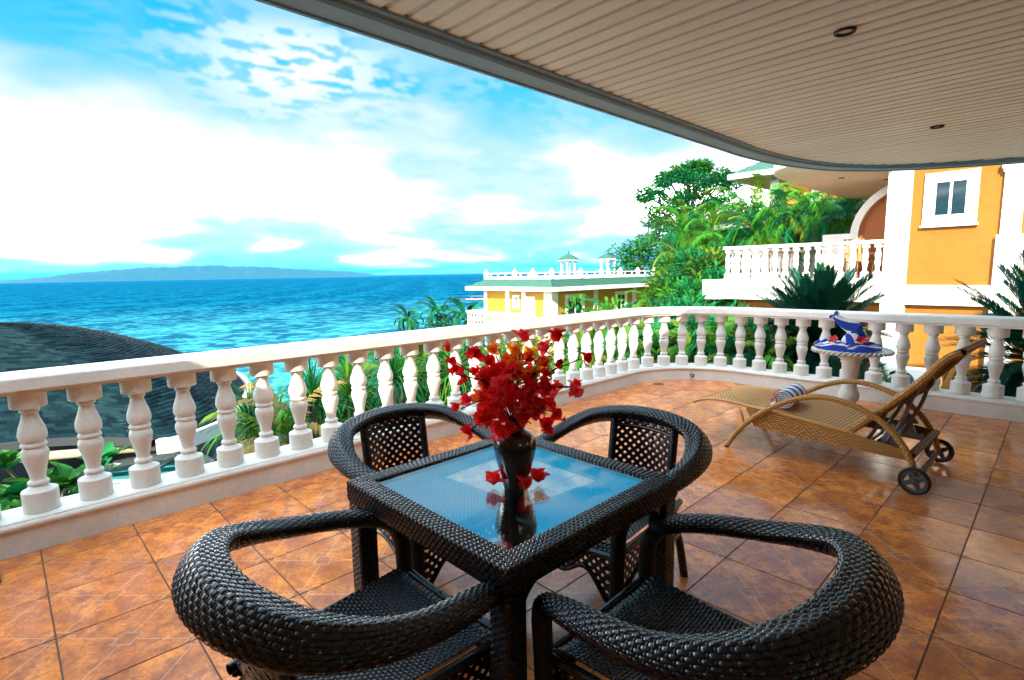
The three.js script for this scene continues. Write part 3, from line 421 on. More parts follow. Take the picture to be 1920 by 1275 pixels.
// ---------------------------------------------------------------- sun lounger of golden wicker
{
  const gold = new THREE.MeshPhysicalMaterial({ color: new THREE.Color().setRGB(0.56, 0.265, 0.055), roughness: 0.42, clearcoat: 0.2, clearcoatRoughness: 0.35, side: THREE.DoubleSide }), goldDark = stdmat(0.09, 0.05, 0.02, 0.8);
  const t = thing('sun_lounger', 'golden wicker sun lounger with arched arms, raised back and two wheels', 'sun lounger', [-2.0, 0, -4.54], -0.0625);
  const wrap = (name, a, b, r, n, par = t) => { const A = v3(a), B = v3(b), d = B.clone().sub(A).normalize(), x = new V3(0, 1, 0).addScaledVector(d, -d.y).normalize(), y = new V3().crossVectors(d, x), F = (u, v) => { const p = A.clone().lerp(B, clamp(u)), k = v * Math.PI * 2; return p.addScaledVector(x, Math.cos(k) * r).addScaledVector(y, Math.sin(k) * r).toArray(); }; const m = mesh(name, weave((u, v) => F(v, -u), 3, n, { amp: 0.0022, ku: 6, fill: 0.78, flip: false }), gold, par); mesh('bar_core', under((u, v) => F(u, v), 2, 12, 0.0005, false), goldDark, m); return m; };
  const Z0 = -0.065, Z1 = -0.78; // deck edges, near and far
  const dk = curve([[-0.36, 0.345, 0], [-0.27, 0.383, 0], [-0.13, 0.405, 0], [0.04, 0.405, 0], [0.2, 0.392, 0], [0.42, 0.382, 0], [0.65, 0.362, 0], [0.93, 0.335, 0]]);
  const deck = (u, v) => { const p = dk.getPoint(clamp(u)); return [p.x, p.y, mix(Z0, Z1, v)]; }, deckW = (u, v) => deck(v, u);
  const d = mesh('deck', weave(deckW, 14, 66, { amp: 0.0060, flip: true, fill: 0.72, kv: 4 }), gold, t); mesh('deck_base', under(deck, 40, 2, 0.004, false), goldDark, d);
  for (const z of [Z0, Z1]) mesh('deck_edge', tube(dk.getPoints(20).map(p => [p.x, p.y - 0.004, z]), 0.014, 60, 8), gold, t);
  wrap('foot_bar', [-0.36, 0.341, Z0], [-0.36, 0.341, Z1], 0.014, 60);
  // woven sides, deep under the seat and tapering to the wheels
  for (const z of [Z0 + 0.004, Z1 - 0.004]) {
    const top = curve([[0.13, 0.388, 0], [0.42, 0.378, 0], [0.65, 0.358, 0], [0.93, 0.328, 0], [1.15, 0.300, 0], [1.335, 0.275, 0]]);
    const side = (u, v) => { const p = top.getPoint(clamp(u)), b = mix(0.225, 0.205, sstep(0, 0.3, u)); const x0 = mix(0.22, p.x, sstep(0, 0.18, u)); return [mix(p.x, Math.max(p.x, x0), v), mix(p.y, b, v), z]; };
    const m = mesh('side_panel', weave(side, 30, 9, { amp: 0.0060, flip: z > -0.4, fill: 0.76, kv: 4 }), gold, t); mesh('panel_base', under(side, 30, 4, 0.003, z > -0.4), goldDark, m);
  }
  // arms: one arch on each side, from the front foot over to the wheel
  for (const [z, dx] of [[-0.022, 0], [-0.823, -0.035]]) {
    const c = curve([[0, 0.012, z], [0.075, 0.135, z], [0.18, 0.262, z], [0.30, 0.37, z], [0.42, 0.452, z], [0.56, 0.528, z], [0.72, 0.574, z], [0.90, 0.566, z], [1.10, 0.495, z], [1.245, 0.375, z], [1.335, 0.235, z], [1.375, 0.105, z]].map(p => [p[0] + dx, p[1], p[2]]));
    const F = (u, v) => { const k = clamp(u), p = c.getPoint(k), tg = c.getTangent(k), n = new V3(-tg.y, tg.x, 0), an = v * Math.PI * 2; return [p.x + n.x * Math.cos(an) * 0.021, p.y + n.y * Math.cos(an) * 0.021, p.z + Math.sin(an) * 0.018]; };
    const m = mesh('arm', weave(F, 60, 8, { amp: 0.003, ku: 4, flip: true, fill: 0.8 }), gold, t); mesh('arm_core', under(F, 60, 10, 0.001, true), goldDark, m);
    mesh('foot_cap', new THREE.CylinderGeometry(0.02, 0.022, 0.014, 14).translate(dx, 0.007, z), M.black, t);
    mesh('brace', tube([[-0.03, 0.398, z < -0.4 ? Z1 : Z0], [0.05, 0.385, z < -0.4 ? Z1 : Z0], [0.11, 0.34, z], [0.155 + dx, 0.235, z]], 0.011, 18, 8), gold, t);
  }
  // raised back with its bent head end
  const bk = curve([[0.95, 0.345, 0], [1.1, 0.505, 0], [1.3, 0.72, 0], [1.41, 0.855, 0], [1.45, 0.915, 0], [1.495, 0.965, 0], [1.555, 1.005, 0]]);
  const back = (u, v) => { const p = bk.getPoint(clamp(u)); return [p.x - 0.012, p.y + 0.012, mix(Z0 - 0.01, Z1 + 0.01, v)]; };
  const bm = mesh('backrest', weave((u, v) => back(v, u), 14, 46, { amp: 0.0060, flip: true, fill: 0.72, kv: 4 }), gold, t); mesh('backrest_base', under(back, 30, 2, 0.004, false), goldDark, bm);
  for (const z of [Z0 - 0.01, Z1 + 0.01]) { const F = (u, v) => { const k = clamp(u), p = bk.getPoint(k), tg = bk.getTangent(k), n = new V3(-tg.y, tg.x, 0), an = v * Math.PI * 2; return [p.x + n.x * Math.cos(an) * 0.026, p.y + n.y * Math.cos(an) * 0.026, z + Math.sin(an) * 0.02]; }; const m = mesh('backrest_rail', weave(F, 34, 8, { amp: 0.0035, ku: 4, flip: true, fill: 0.8 }), gold, t); mesh('rail_core', under(F, 30, 10, 0.001, true), goldDark, m); }
  wrap('head_bar', [1.555, 1.005, Z0 + 0.012], [1.555, 1.005, Z1 - 0.012], 0.024, 48);
  // grey prop with its notched plate, cross bars, axle
  const prop = []; for (const z of [-0.2, -0.62]) prop.push(tube([[1.16, 0.575, z], [1.10, 0.42, z], [1.0, 0.215, z]], 0.013, 12, 8), tube([[1.29, 0.66, z], [1.24, 0.48, z], [1.13, 0.24, z]], 0.013, 12, 8), tube([[1.14, 0.55, z], [1.20, 0.575, z], [1.27, 0.62, z], [1.315, 0.70, z], [1.29, 0.74, z]], 0.013, 16, 8));
  const pr = mesh('prop', [...prop, bar([1.0, 0.215, -0.18], [1.0, 0.215, -0.66], 0.011), bar([1.29, 0.735, -0.2], [1.29, 0.735, -0.62], 0.011)], M.grey, t);
  for (const z of [-0.21, -0.65]) mesh('notched_plate', polyExtrude([[1.08, 0.215], [1.30, 0.215], [1.27, 0.27], [1.235, 0.25], [1.20, 0.335], [1.235, 0.345], [1.225, 0.372], [1.17, 0.42], [1.14, 0.36]], 0.006, 0.002).translate(0, 0, z), M.grey, pr);
  wrap('cross_bar', [1.335, 0.255, -0.03], [1.32, 0.255, -0.815], 0.026, 48);
  mesh('cross_bar', bar([1.06, 0.225, -0.06], [1.06, 0.225, -0.79], 0.016, 8), goldDark, t);
  wrap('axle', [1.375, 0.098, 0.02], [1.34, 0.098, -0.865], 0.016, 60);
  const tyre = M.black, rimM = stdmat(0.075, 0.08, 0.09, 0.45);
  for (const [x, z] of [[1.376, 0.02], [1.34, -0.865]]) { const w = mesh('wheel', [new THREE.TorusGeometry(0.070, 0.010, 10, 40), ...[0, 1, 2, 3].map(i => { const g = polyExtrude([[-0.017, 0.02], [0.017, 0.02], [0.011, 0.066], [-0.011, 0.066]], 0.010, 0.002); g.translate(0, 0, -0.005); g.rotateZ(i * Math.PI / 2 + 0.5); return g; })], rimM, t, [x, 0.098, z]); mesh('tyre', new THREE.TorusGeometry(0.085, 0.0125, 12, 48).scale(1, 1, 1.1), tyre, w); mesh('hub', [new THREE.CylinderGeometry(0.025, 0.025, 0.034, 20).rotateX(Math.PI / 2), new THREE.CylinderGeometry(0.010, 0.010, 0.048, 12).rotateX(Math.PI / 2)], rimM, w); }
}
// ---------------------------------------------------------------- striped towels
const striped = (freq, seed, part = 0.44) => { const [c, h] = textures(512, (u, v) => { const s = (v * freq) % 1, blue = s < part ? 1 : 0, n = fbm(u * 60, v * 60, seed, 3, 60), l = 0.85 + 0.3 * n; return blue ? [0.012 * l, 0.045 * l, 0.36 * l, n] : [0.72 * l, 0.74 * l, 0.76 * l, n]; }); return new THREE.MeshPhysicalMaterial({ map: c, bumpMap: h, bumpScale: 0.003, roughness: 0.95, sheen: 0.4, side: THREE.DoubleSide }); };
const red = stdmat(0.62, 0.02, 0.03, 0.7, { transmission: 0.25, thickness: 0 });
function hibiscus(label, pos, k = 1, tilt = [0, 0, 0]) { const R = rng(Math.round(pos[0] * 900) & 65535), t = thing('red_flower', label, 'flower', pos); t.rotation.set(...tilt); for (let i = 0; i < 5; i++) { const g = bract(0.075 * k, 0.07 * k, 0.02, R); g.rotateX(-0.35 - 0.2 * R()); g.rotateY(i * 1.2566 + 0.2 * R()); g.translate(0, 0.006, 0); mesh('petal', g, red, t); } mesh('stamen', tube([[0, 0.006, 0], [0.004, 0.03 * k, 0.01 * k], [0.01, 0.055 * k, 0.03 * k]], 0.003, 8, 5), stamen, t); return t; }
{ // rolled towel on the lounger
  const t = thing('rolled_towel', 'blue and white striped towel rolled up on the lounger', 'towel', [-1.575, 0.395, -4.66], -0.0625 + 0.12);
  const m = striped(3.2, 3), R0 = 0.083, L = 0.40, spiral = (s, r0 = 0.012) => { const a = s * Math.PI * 2 * 4.5, r = r0 + (R0 - r0) * s + 0.0025 * Math.sin(a * 3.1); return [r * Math.cos(a), r * Math.sin(a) * (1 - 0.06)]; };
  mesh('cloth', [grid(170, 14, (u, v) => { const [x, y] = spiral(u); const e = 0.006 * Math.sin(u * 30) * (v > 0.5 ? 1 : -1) * (Math.abs(v - 0.5) > 0.45 ? 1 : 0); return [x, y + R0 * 0.93, -v * L + e]; }), grid(170, 14, (u, v) => { const a = u * Math.PI * 9, k = spiral(u), r = Math.hypot(...k) - 0.0065, q = Math.atan2(k[1], k[0]); return [Math.max(r, 0.003) * Math.cos(q), Math.max(r, 0.003) * Math.sin(q) + R0 * 0.93, -v * L]; })], m, t);
  mesh('hem', [tube(Array.from({ length: 120 }, (_, i) => { const k = spiral(i / 119), l = Math.hypot(...k), f = (l - 0.0032) / l; return [k[0] * f, k[1] * f + R0 * 0.93, 0.001]; }), 0.0046, 240, 6)], stdmat(0.70, 0.73, 0.75, 0.95), t);
  mesh('corner', [grid(6, 6, (u, v) => [-R0 - 0.045 * u + 0.02 * v, 0.012 + 0.012 * Math.sin(u * 3) + 0.04 * v * (1 - u), -0.004 - v * 0.03 - u * 0.01])], stdmat(0.70, 0.73, 0.75, 0.95), t);
  hibiscus('red flower tucked beside the rolled towel on the lounger', [-1.66, 0.43, -4.87], 1.15, [0.5, 0.3, 0.75]);
}
// ---------------------------------------------------------------- pedestal bowl with folded towels
{
  const t = thing('pedestal_table', 'white stone pedestal bowl with a rope edge by the balusters', 'pedestal', [-1.56, 0, -6.58]);
  const st = plaster(0.62, 0.62, 0.60, 0.25, 21, 0.002, 0.75);
  mesh('foot', [lathe([[0, 0.001], [0.15, 0.001], [0.152, 0.02], [0.14, 0.03], [0.137, 0.05], [0.118, 0.062], [0.112, 0.078], [0.085, 0.088]], 36)], st, t);
  mesh('stem', [lathe([[0.085, 0.088], [0.07, 0.10], [0.066, 0.108], [0.082, 0.125], [0.098, 0.155], [0.102, 0.185], [0.096, 0.22], [0.080, 0.26], [0.071, 0.29], [0.070, 0.32], [0.075, 0.40], [0.083, 0.50], [0.086, 0.545], [0.096, 0.55], [0.096, 0.562], [0.088, 0.568], [0.10, 0.585], [0.13, 0.61], [0.145, 0.622]], 36)], st, t);
  mesh('bowl', [lathe([[0.145, 0.622], [0.22, 0.632], [0.31, 0.650], [0.352, 0.672], [0.356, 0.684], [0.33, 0.688], [0.25, 0.672], [0.1, 0.664], [0, 0.662]], 48)], st, t);
  const n = 44, strands = []; for (let i = 0; i < n; i++) { const a0 = i / n * 6.2832, P = []; for (let k = 0; k <= 6; k++) { const f = k / 6, a = a0 + (f - 0.5) * 0.26, q = Math.PI * (1.25 - 1.5 * f); P.push([(0.356 + 0.018 * Math.cos(q - Math.PI / 2 + 1.57)) * Math.cos(a), 0.677 + 0.018 * Math.sin(q), (0.356 + 0.018 * Math.cos(q)) * Math.sin(a)]); } strands.push(tube(P, 0.011, 8, 6)); }
  mesh('rope_edge', strands, st, t);
  // folded towels: a boat-shaped fold lying in the bowl and a rolled cone leaning over it
  const tw = thing('folded_towel', 'blue and white towels folded into a boat shape with a leaning cone', 'towel', [-1.58, 0.672, -6.56], -2.9);
  const m1 = striped(1.5, 5, 0.68), m2 = striped(3, 7, 0.55), m3 = striped(2.2, 9, 0.62);
  const lobe = (x0, z0, x1, z1, w, h, tw = 0) => grid(24, 14, (u, v) => { const k = Math.sin(Math.PI * clamp(u * 0.96 + 0.02)), a = v * Math.PI, c = Math.cos(a), s = Math.sin(a), dx = x1 - x0, dz = z1 - z0, l = Math.hypot(dx, dz), x = x0 + dx * u, z = z0 + dz * u, ww = w * Math.pow(k, 0.6), hh = h * Math.pow(k, 0.5) * (1 + 0.12 * Math.sin(u * 14 + v * 5)); return [x - dz / l * c * ww + tw * s * u, 0.004 + s * hh + 0.03 * (2 * u - 1) ** 2, z + dx / l * c * ww]; });
  mesh('lower_fold', [lobe(-0.29, -0.06, 0.27, -0.10, 0.085, 0.075), lobe(-0.28, 0.08, 0.29, 0.06, 0.085, 0.08), lobe(-0.2, 0.0, 0.2, -0.02, 0.09, 0.11)], m1, tw);
  mesh('pointed_fold', [lobe(-0.30, 0.10, 0.02, -0.16, 0.05, 0.10), lobe(0.30, 0.08, 0.0, -0.15, 0.05, 0.09), lobe(0.16, 0.16, 0.33, -0.02, 0.045, 0.10)], m3, tw);
  const cone = (P, rad, mat, name) => { const c = curve(P); return mesh(name, [grid(30, 18, (u, v) => { const p = c.getPoint(u), r = rad(u) * (1 + 0.10 * Math.sin(v * 12.566 + u * 9)), a = v * 6.2832 + u * 2.2; const tg = c.getTangent(u), n = new V3(0, 0, 1), b = new V3().crossVectors(tg, n); return [p.x + b.x * r * Math.cos(a), p.y + b.y * r * Math.cos(a), p.z + r * Math.sin(a) * 0.85]; })], mat, tw); };
  cone([[-0.02, 0.07, -0.02], [-0.05, 0.14, -0.02], [-0.06, 0.20, -0.02], [-0.04, 0.235, -0.02]], u => 0.105 * (1 - 0.35 * u), m2, 'middle_roll');
  cone([[-0.10, 0.215, -0.02], [-0.02, 0.255, -0.02], [0.08, 0.315, -0.02], [0.15, 0.375, -0.02]], u => 0.078 * Math.pow(1 - 0.75 * u, 0.7) * (0.55 + 0.45 * sstep(0, 0.2, u)), m3, 'upper_roll');
  mesh('tip', [tube([[0.13, 0.36, -0.02], [0.17, 0.375, -0.03], [0.19, 0.365, -0.05]], 0.016, 10, 7), tube([[0.13, 0.37, -0.02], [0.135, 0.40, 0.0], [0.125, 0.415, 0.01]], 0.024, 10, 8)], m1, tw);
  hibiscus('left red flower tucked into the towels on the pedestal bowl', [-1.67, 0.775, -6.44], 1.0, [0.7, 0.2, 0.5]);
  hibiscus('right red flower tucked into the towels on the pedestal bowl', [-1.46, 0.775, -6.47], 1.0, [0.7, 0.1, -0.4]);
}
// ---------------------------------------------------------------- sea, land, far shore
const SEA = -15;
{
  const rings = [], n = 120; for (let i = 0; i <= n; i++) rings.push(12 * Math.pow(38000 / 12, i / n));
  const P = [], uv = [], ix = [], seg = 200; rings.forEach((r, j) => { for (let i = 0; i <= seg; i++) { const a = i / seg * Math.PI * 2, x = r * Math.cos(a), z = r * Math.sin(a); P.push(x, SEA, z); const wa = 1.6 * fbm(x / 420, z / 420, 5, 3) + 0.5 * fbm(x / 90, z / 90, 6, 2), wb = 1.6 * fbm(x / 420, z / 420, 15, 3) + 0.5 * fbm(x / 90, z / 90, 16, 2); uv.push((x * 0.82 + z * 0.57) / 61 + wa, (z * 0.82 - x * 0.57) / 61 + wb); } });
  for (let j = 0; j < n; j++) for (let i = 0; i < seg; i++) { const a = j * (seg + 1) + i, b = a + 1, c = a + seg + 1, d = c + 1; ix.push(a, b, c, b, d, c); }
  const [c, h] = textures(1024, (u, v) => { const a = fbm(u * 22, v * 22, 7, 5, 22), b = Math.abs(fbm(u * 34, v * 34, 17, 4, 34) * 2 - 1), big = fbm(u * 3, v * 3, 27, 4, 3), t = clamp(sstep(0.36, 0.68, a) * 0.75 + (big - 0.5) * 1.1 + 0.1); return [0.001 + 0.004 * t, 0.040 + 0.11 * t, 0.105 + 0.13 * t, 0.55 * a + 0.45 * (1 - b)]; });  // lighter crests and streaks painted into the colour in place of wave reflections
  const sg = fromTris(P, ix, uv), col = []; for (let i = 0; i < P.length; i += 3) { const s = sstep(30, 420, Math.hypot(P[i], P[i + 2])), far = sstep(300, 2500, Math.hypot(P[i], P[i + 2])); col.push(mix(14, 0.9, s), mix(2.6, mix(1.0, 0.8, far), s), mix(1.7, mix(1.0, 0.86, far), s)); } sg.setAttribute('color', new THREE.Float32BufferAttribute(col, 3)); // paler near the terrace, deeper blue further out
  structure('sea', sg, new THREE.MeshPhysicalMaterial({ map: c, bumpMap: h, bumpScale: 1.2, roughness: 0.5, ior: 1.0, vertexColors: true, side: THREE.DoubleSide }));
}
const coastN = [0.88, -0.475], coast = (x, z) => (x + 30) * coastN[0] + (z - 10) * coastN[1] + 2.2 * (noise(x * 0.07, z * 0.07, 3) - 0.5);
function ground(x, z) {
  const q = coast(x, z); let h = mix(-17.5, -14.2, sstep(-6, 1, q)); h = mix(h, -4.6, sstep(1, 22, q)); h = mix(h, -2.6, sstep(22, 34, q));
  h += 6.0 * sstep(-16, -44, z) * sstep(22, 44, q) + 1.6 * sstep(-6, -14, z) * sstep(27, 33, q) + 1.2 * sstep(26, 40, x);
  return h + 0.5 * (fbm(x * 0.12, z * 0.12, 5, 3) - 0.5);
}
{
  const g = grid(110, 110, (u, v) => { const x = mix(-85, 70, u), z = mix(70, -120, v); return [x, ground(x, z), z]; }, true);
  const [c, h] = textures(512, (u, v) => { const a = fbm(u * 8, v * 8, 3, 5, 8), b = fbm(u * 60, v * 60, 6, 3, 60); return [0.05 + 0.07 * a * b, 0.085 + 0.05 * a, 0.025 + 0.02 * b, b]; }); c.repeat.set(40, 40); h.repeat.set(40, 40);
  structure('terrain', g, new THREE.MeshStandardMaterial({ map: c, bumpMap: h, bumpScale: 0.05, roughness: 0.95, side: THREE.DoubleSide }));
}
{ // wooded hill behind the house, outside the frame: the window panes mirror it
  const g = grid(70, 20, (u, v) => { const x = mix(-25, 170, u), z = mix(58, 120, v), k = Math.sin(Math.PI * clamp(v * 0.62)) * sstep(0, 0.12, u); return [x, -4 + 20 * k * (0.8 + 0.35 * fbm(u * 14, v * 4, 12, 4)) + 1.6 * noise(u * 120, v * 30, 4) * k, z]; }, true);
  structure('hill', g, new THREE.MeshStandardMaterial({ color: new THREE.Color().setRGB(0.02, 0.055, 0.02), roughness: 0.95, side: THREE.DoubleSide }));
}
function farLand(name, dist, prof, depth, mat, seed, base = SEA) { // prof: [bearing right of -x in radians, height]
  const a0 = prof[0][0], a1 = prof[prof.length - 1][0], hgt = a => { let i = prof.findIndex(p => p[0] >= a); if (i <= 0) return prof[0][1]; const A = prof[i - 1], B = prof[i]; return mix(A[1], B[1], (a - A[0]) / (B[0] - A[0])); };
  const g = grid(220, 22, (u, v) => { const a = mix(a0, a1, u), end = sstep(0, 0.03, u) * sstep(1, 0.985, u), d = dist + (v * 1.6 - 0.35) * depth * (0.4 + 0.6 * end) + 0.08 * depth * (noise(u * 40, v * 3, seed) - 0.5), ridge = v < 0.45 ? sstep(0, 0.45, v) : 1 - 0.55 * (v - 0.45) / 0.55, n = fbm(u * 46, v * 8, seed, 4), y = hgt(a) * ridge * (0.78 + 0.34 * n) + hgt(a) * 0.06 * (noise(u * 400, v * 20, seed + 1) - 0.5) * ridge; return [-Math.cos(a) * d, base - 2 + Math.max(0, y + (v > 0.02 ? 3 : 0)), -Math.sin(a) * d]; });
  return structure(name, g, mat);
}
{
  const green = (() => { const [c, h] = textures(512, (u, v) => { const a = fbm(u * 10, v * 10, 31, 5, 10), b = fbm(u * 50, v * 50, 36, 3, 50), sand = sstep(0.70, 0.78, fbm(u * 7, v * 7, 44, 3, 7)); return [mix(0.004 + 0.012 * a * b, 0.10, sand * 0.25), mix(0.036 + 0.05 * a * b, 0.12, sand * 0.25), mix(0.026 + 0.01 * b, 0.07, sand * 0.25), b]; }); c.repeat.set(12, 2); h.repeat.set(12, 2); return new THREE.MeshStandardMaterial({ map: c, bumpMap: h, bumpScale: 8, roughness: 0.95, side: THREE.DoubleSide }); })();
  farLand('island', 6200, [[-0.20, 0], [-0.02, 14], [0.03, 30], [0.10, 92], [0.14, 118], [0.20, 134], [0.26, 142], [0.32, 134], [0.36, 112], [0.40, 88], [0.44, 78], [0.48, 60], [0.50, 42], [0.515, 20], [0.525, 0]], 900, green, 3);
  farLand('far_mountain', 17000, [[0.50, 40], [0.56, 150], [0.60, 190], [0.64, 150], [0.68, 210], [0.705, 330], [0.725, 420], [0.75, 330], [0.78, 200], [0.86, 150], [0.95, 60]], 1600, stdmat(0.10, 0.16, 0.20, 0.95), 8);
}
{ // boats
  const hull = (L, W) => grid(16, 8, (u, v) => { const k = u * 2 - 1, w = W * Math.sqrt(Math.max(0, 1 - Math.pow(Math.abs(k), 2.6))) / 2, a = (v - 0.5) * Math.PI; return [k * L / 2, -Math.cos(a) * 0.5 + 0.35 + 0.35 * k * k, Math.sin(a) * w]; });
  const boat = (label, x, z, turn, L, m, cabin) => { const t = thing('boat', label, 'boat', [x, SEA + 0.35, z], turn); mesh('hull', hull(L, L * 0.16), m, t); for (const s of [-1, 1]) { mesh('outrigger', bar([-L * 0.32, 0.2, s * L * 0.2], [L * 0.32, 0.2, s * L * 0.2], 0.12), M.whitePaint, t); } mesh('crossbeam', [bar([-L * 0.15, 0.65, -L * 0.2], [-L * 0.15, 0.65, L * 0.2], 0.08)], M.whitePaint, t); mesh('crossbeam', [bar([L * 0.15, 0.65, -L * 0.2], [L * 0.15, 0.65, L * 0.2], 0.08)], M.whitePaint, t); if (cabin) mesh('canopy', [box(-L * 0.2, L * 0.2, 1.9, 2.05, -L * 0.07, L * 0.07), ...[-1, 1].flatMap(a => [-1, 1].map(b => box(a * L * 0.18 - 0.06, a * L * 0.18 + 0.06, 0.4, 1.9, b * L * 0.06 - 0.06, b * L * 0.06 + 0.06)))], m, t); };
  boat('red outrigger boat beside the yellow house on the water', -256, -217, 0.7, 22, stdmat(0.40, 0.09, 0.05, 0.6), true);
}
// ---------------------------------------------------------------- building pieces
const shingleMat = (r, g, b, i) => { const m = plaster(r, g, b, 0.22, 80 + i, 0.004, 0.9); return new THREE.MeshPhysicalMaterial({ map: m.map, bumpMap: m.bumpMap, bumpScale: 0.004, roughness: 0.9, specularIntensity: 0.15, side: THREE.DoubleSide }); };
const tealA = shingleMat(0.0050, 0.020, 0.027, 0), tealB = shingleMat(0.0095, 0.031, 0.038, 1), tealC = shingleMat(0.0028, 0.012, 0.018, 2), roofBase = stdmat(0.02, 0.05, 0.055, 0.9);
const greenA = shingleMat(0.04, 0.125, 0.095, 3), greenB = shingleMat(0.055, 0.15, 0.115, 4);
const slatTilt = 0.012;
// overlapping shingles on a quad a-b (eave) to d-c (ridge side): a joined part, far away
function shingleField(a, b, c, d, rows, len, seed) { const R = rng(seed), P = [], ix = [], A = v3(a), B = v3(b), C = v3(c), D = v3(d), nn = B.clone().sub(A).cross(D.clone().sub(A)).normalize(); if (nn.y < 0) nn.negate(); const q = (u, v, h) => { const x = A.clone().lerp(B, u).lerp(D.clone().lerp(C, u), v); return x.addScaledVector(nn, h); };
  for (let j = 0; j < rows; j++) { const w = A.clone().lerp(D, j / rows).distanceTo(B.clone().lerp(C, j / rows)), n = Math.max(2, Math.round(w / len)); for (let i = 0; i < n; i++) { const u0 = clamp((i + (j % 2) * 0.5) / n), u1 = clamp((i + (j % 2) * 0.5 + 0.96) / n); if (u1 - u0 < 1e-4) continue; const h = 0.03 + 0.012 * R(), o = P.length / 3; for (const [u, v, k] of [[u0, j / rows, h], [u1, j / rows, h], [u1, Math.min(1, (j + 1.15) / rows), 0.006], [u0, Math.min(1, (j + 1.15) / rows), 0.006], [u0, j / rows, 0], [u1, j / rows, 0]]) P.push(...q(u, v, k).toArray()); ix.push(o, o + 1, o + 2, o, o + 2, o + 3, o + 4, o + 5, o + 1, o + 4, o + 1, o); } }
  return boxUV(fromTris(P, ix).toNonIndexed()); }
const quad = (a, b, c, d) => fromTris([...a, ...b, ...c, ...d], [0, 1, 2, 0, 2, 3]);
function hipRoof(parent, x0, x1, z0, z1, y0, y1, inset, seed, rows = 8, len = 0.34, m = greenA) { // skirt of four slopes rising inwards
  const a = [x0, y0, z1], b = [x1, y0, z1], c = [x1, y0, z0], d = [x0, y0, z0], A = [x0 + inset, y1, z1 - inset], B = [x1 - inset, y1, z1 - inset], C = [x1 - inset, y1, z0 + inset], D = [x0 + inset, y1, z0 + inset];
  const r = mesh('roof', [quad(a, b, B, A), quad(b, c, C, B), quad(c, d, D, C), quad(d, a, A, D), quad(A, B, C, D)], roofBase, parent);
  [[a, b, B, A], [b, c, C, B], [c, d, D, C], [d, a, A, D]].forEach((q, i) => { const s = mesh('shingles', shingleField(...q, rows, len, seed + i), i % 2 ? m : greenB, r); s.userData.kind = 'stuff'; });
  mesh('fascia', [box(x0 - 0.03, x1 + 0.03, y0 - 0.2, y0 + 0.02, z1, z1 + 0.035), box(x0 - 0.03, x1 + 0.03, y0 - 0.2, y0 + 0.02, z0 - 0.035, z0), box(x0 - 0.035, x0 - 0.001, y0 - 0.2, y0 + 0.02, z0, z1 - 0.001), box(x1 + 0.001, x1 + 0.035, y0 - 0.2, y0 + 0.02, z0, z1 - 0.001)], M.whiteFar, r);
  mesh('soffit', box(x0, x1, y0 - 0.10, y0 - 0.06, z0 + 0.002, z1 - 0.002), M.soffit, r); return r;
}
const balGeo = lathe([[0.085, 0], [0.085, 0.13], [0.045, 0.16], [0.038, 0.2], [0.066, 0.36], [0.05, 0.42], [0.068, 0.5], [0.04, 0.63], [0.048, 0.66], [0.085, 0.68], [0.085, 0.76]], 12);
function framedWindow(parent, plane, at, a0, a1, y0, y1, fr, depth = 0.08, panes = 2, inner = 0.05) { // plane 'z': facing +z at z = at, a along x; plane 'x': facing +x, a along z
  const bx = plane === 'z' ? (p0, p1, q0, q1, d0, d1) => box(p0, p1, q0, q1, at + d0, at + d1) : (p0, p1, q0, q1, d0, d1) => box(at + d0, at + d1, q0, q1, p0, p1);
  const w = mesh('window', [bx(a0, a1, y1 - fr, y1, 0, depth), bx(a0, a1, y0, y0 + fr, 0, depth), bx(a0, a0 + fr, y0 + fr, y1 - fr, 0, depth), bx(a1 - fr, a1, y0 + fr, y1 - fr, 0, depth), bx(a0 - 0.03, a1 + 0.03, y0 - 0.045, y0 - 0.001, 0.001, depth + 0.03), bx(a0 + fr * 0.4, a1 - fr * 0.4, y1 - fr * 0.75, y1 - fr * 0.4, depth, depth + 0.02), bx(a0 + fr * 0.4, a1 - fr * 0.4, y0 + fr * 0.4, y0 + fr * 0.75, depth, depth + 0.02), bx(a0 + fr * 0.4, a0 + fr * 0.75, y0 + fr * 0.76, y1 - fr * 0.76, depth, depth + 0.02), bx(a1 - fr * 0.75, a1 - fr * 0.4, y0 + fr * 0.76, y1 - fr * 0.76, depth, depth + 0.02)], M.whiteFar, parent);
  const b0 = a0 + fr, b1 = a1 - fr, c0 = y0 + fr, c1 = y1 - fr, s = inner, W = (b1 - b0) / panes;
  mesh('sash', [bx(b0, b1, c1 - s, c1, 0.012, 0.045), bx(b0, b1, c0, c0 + s, 0.012, 0.045), ...Array.from({ length: panes + 1 }, (_, i) => bx(clamp(b0 + W * i - s / 2, b0, b1 - s), clamp(b0 + W * i - s / 2, b0, b1 - s) + s, c0 + s, c1 - s, 0.012, 0.045))], M.whitePaint, w);
  for (let i = 0; i < panes; i++) mesh('pane', bx(b0 + W * i + s / 2, b0 + W * (i + 1) - s / 2, c0 + s, c1 - s, 0.020, 0.026), winGlass, w);
  mesh('reveal', bx(b0, b1, c0, c1, 0.001, 0.006), M.room, w); return w;
}
const winGlass = stdmat(0.008, 0.030, 0.042, 0.02, { ior: 1.5 }), tealGlass = stdmat(0.01, 0.13, 0.14, 0.05, { clearcoat: 1, ior: 1.7 });

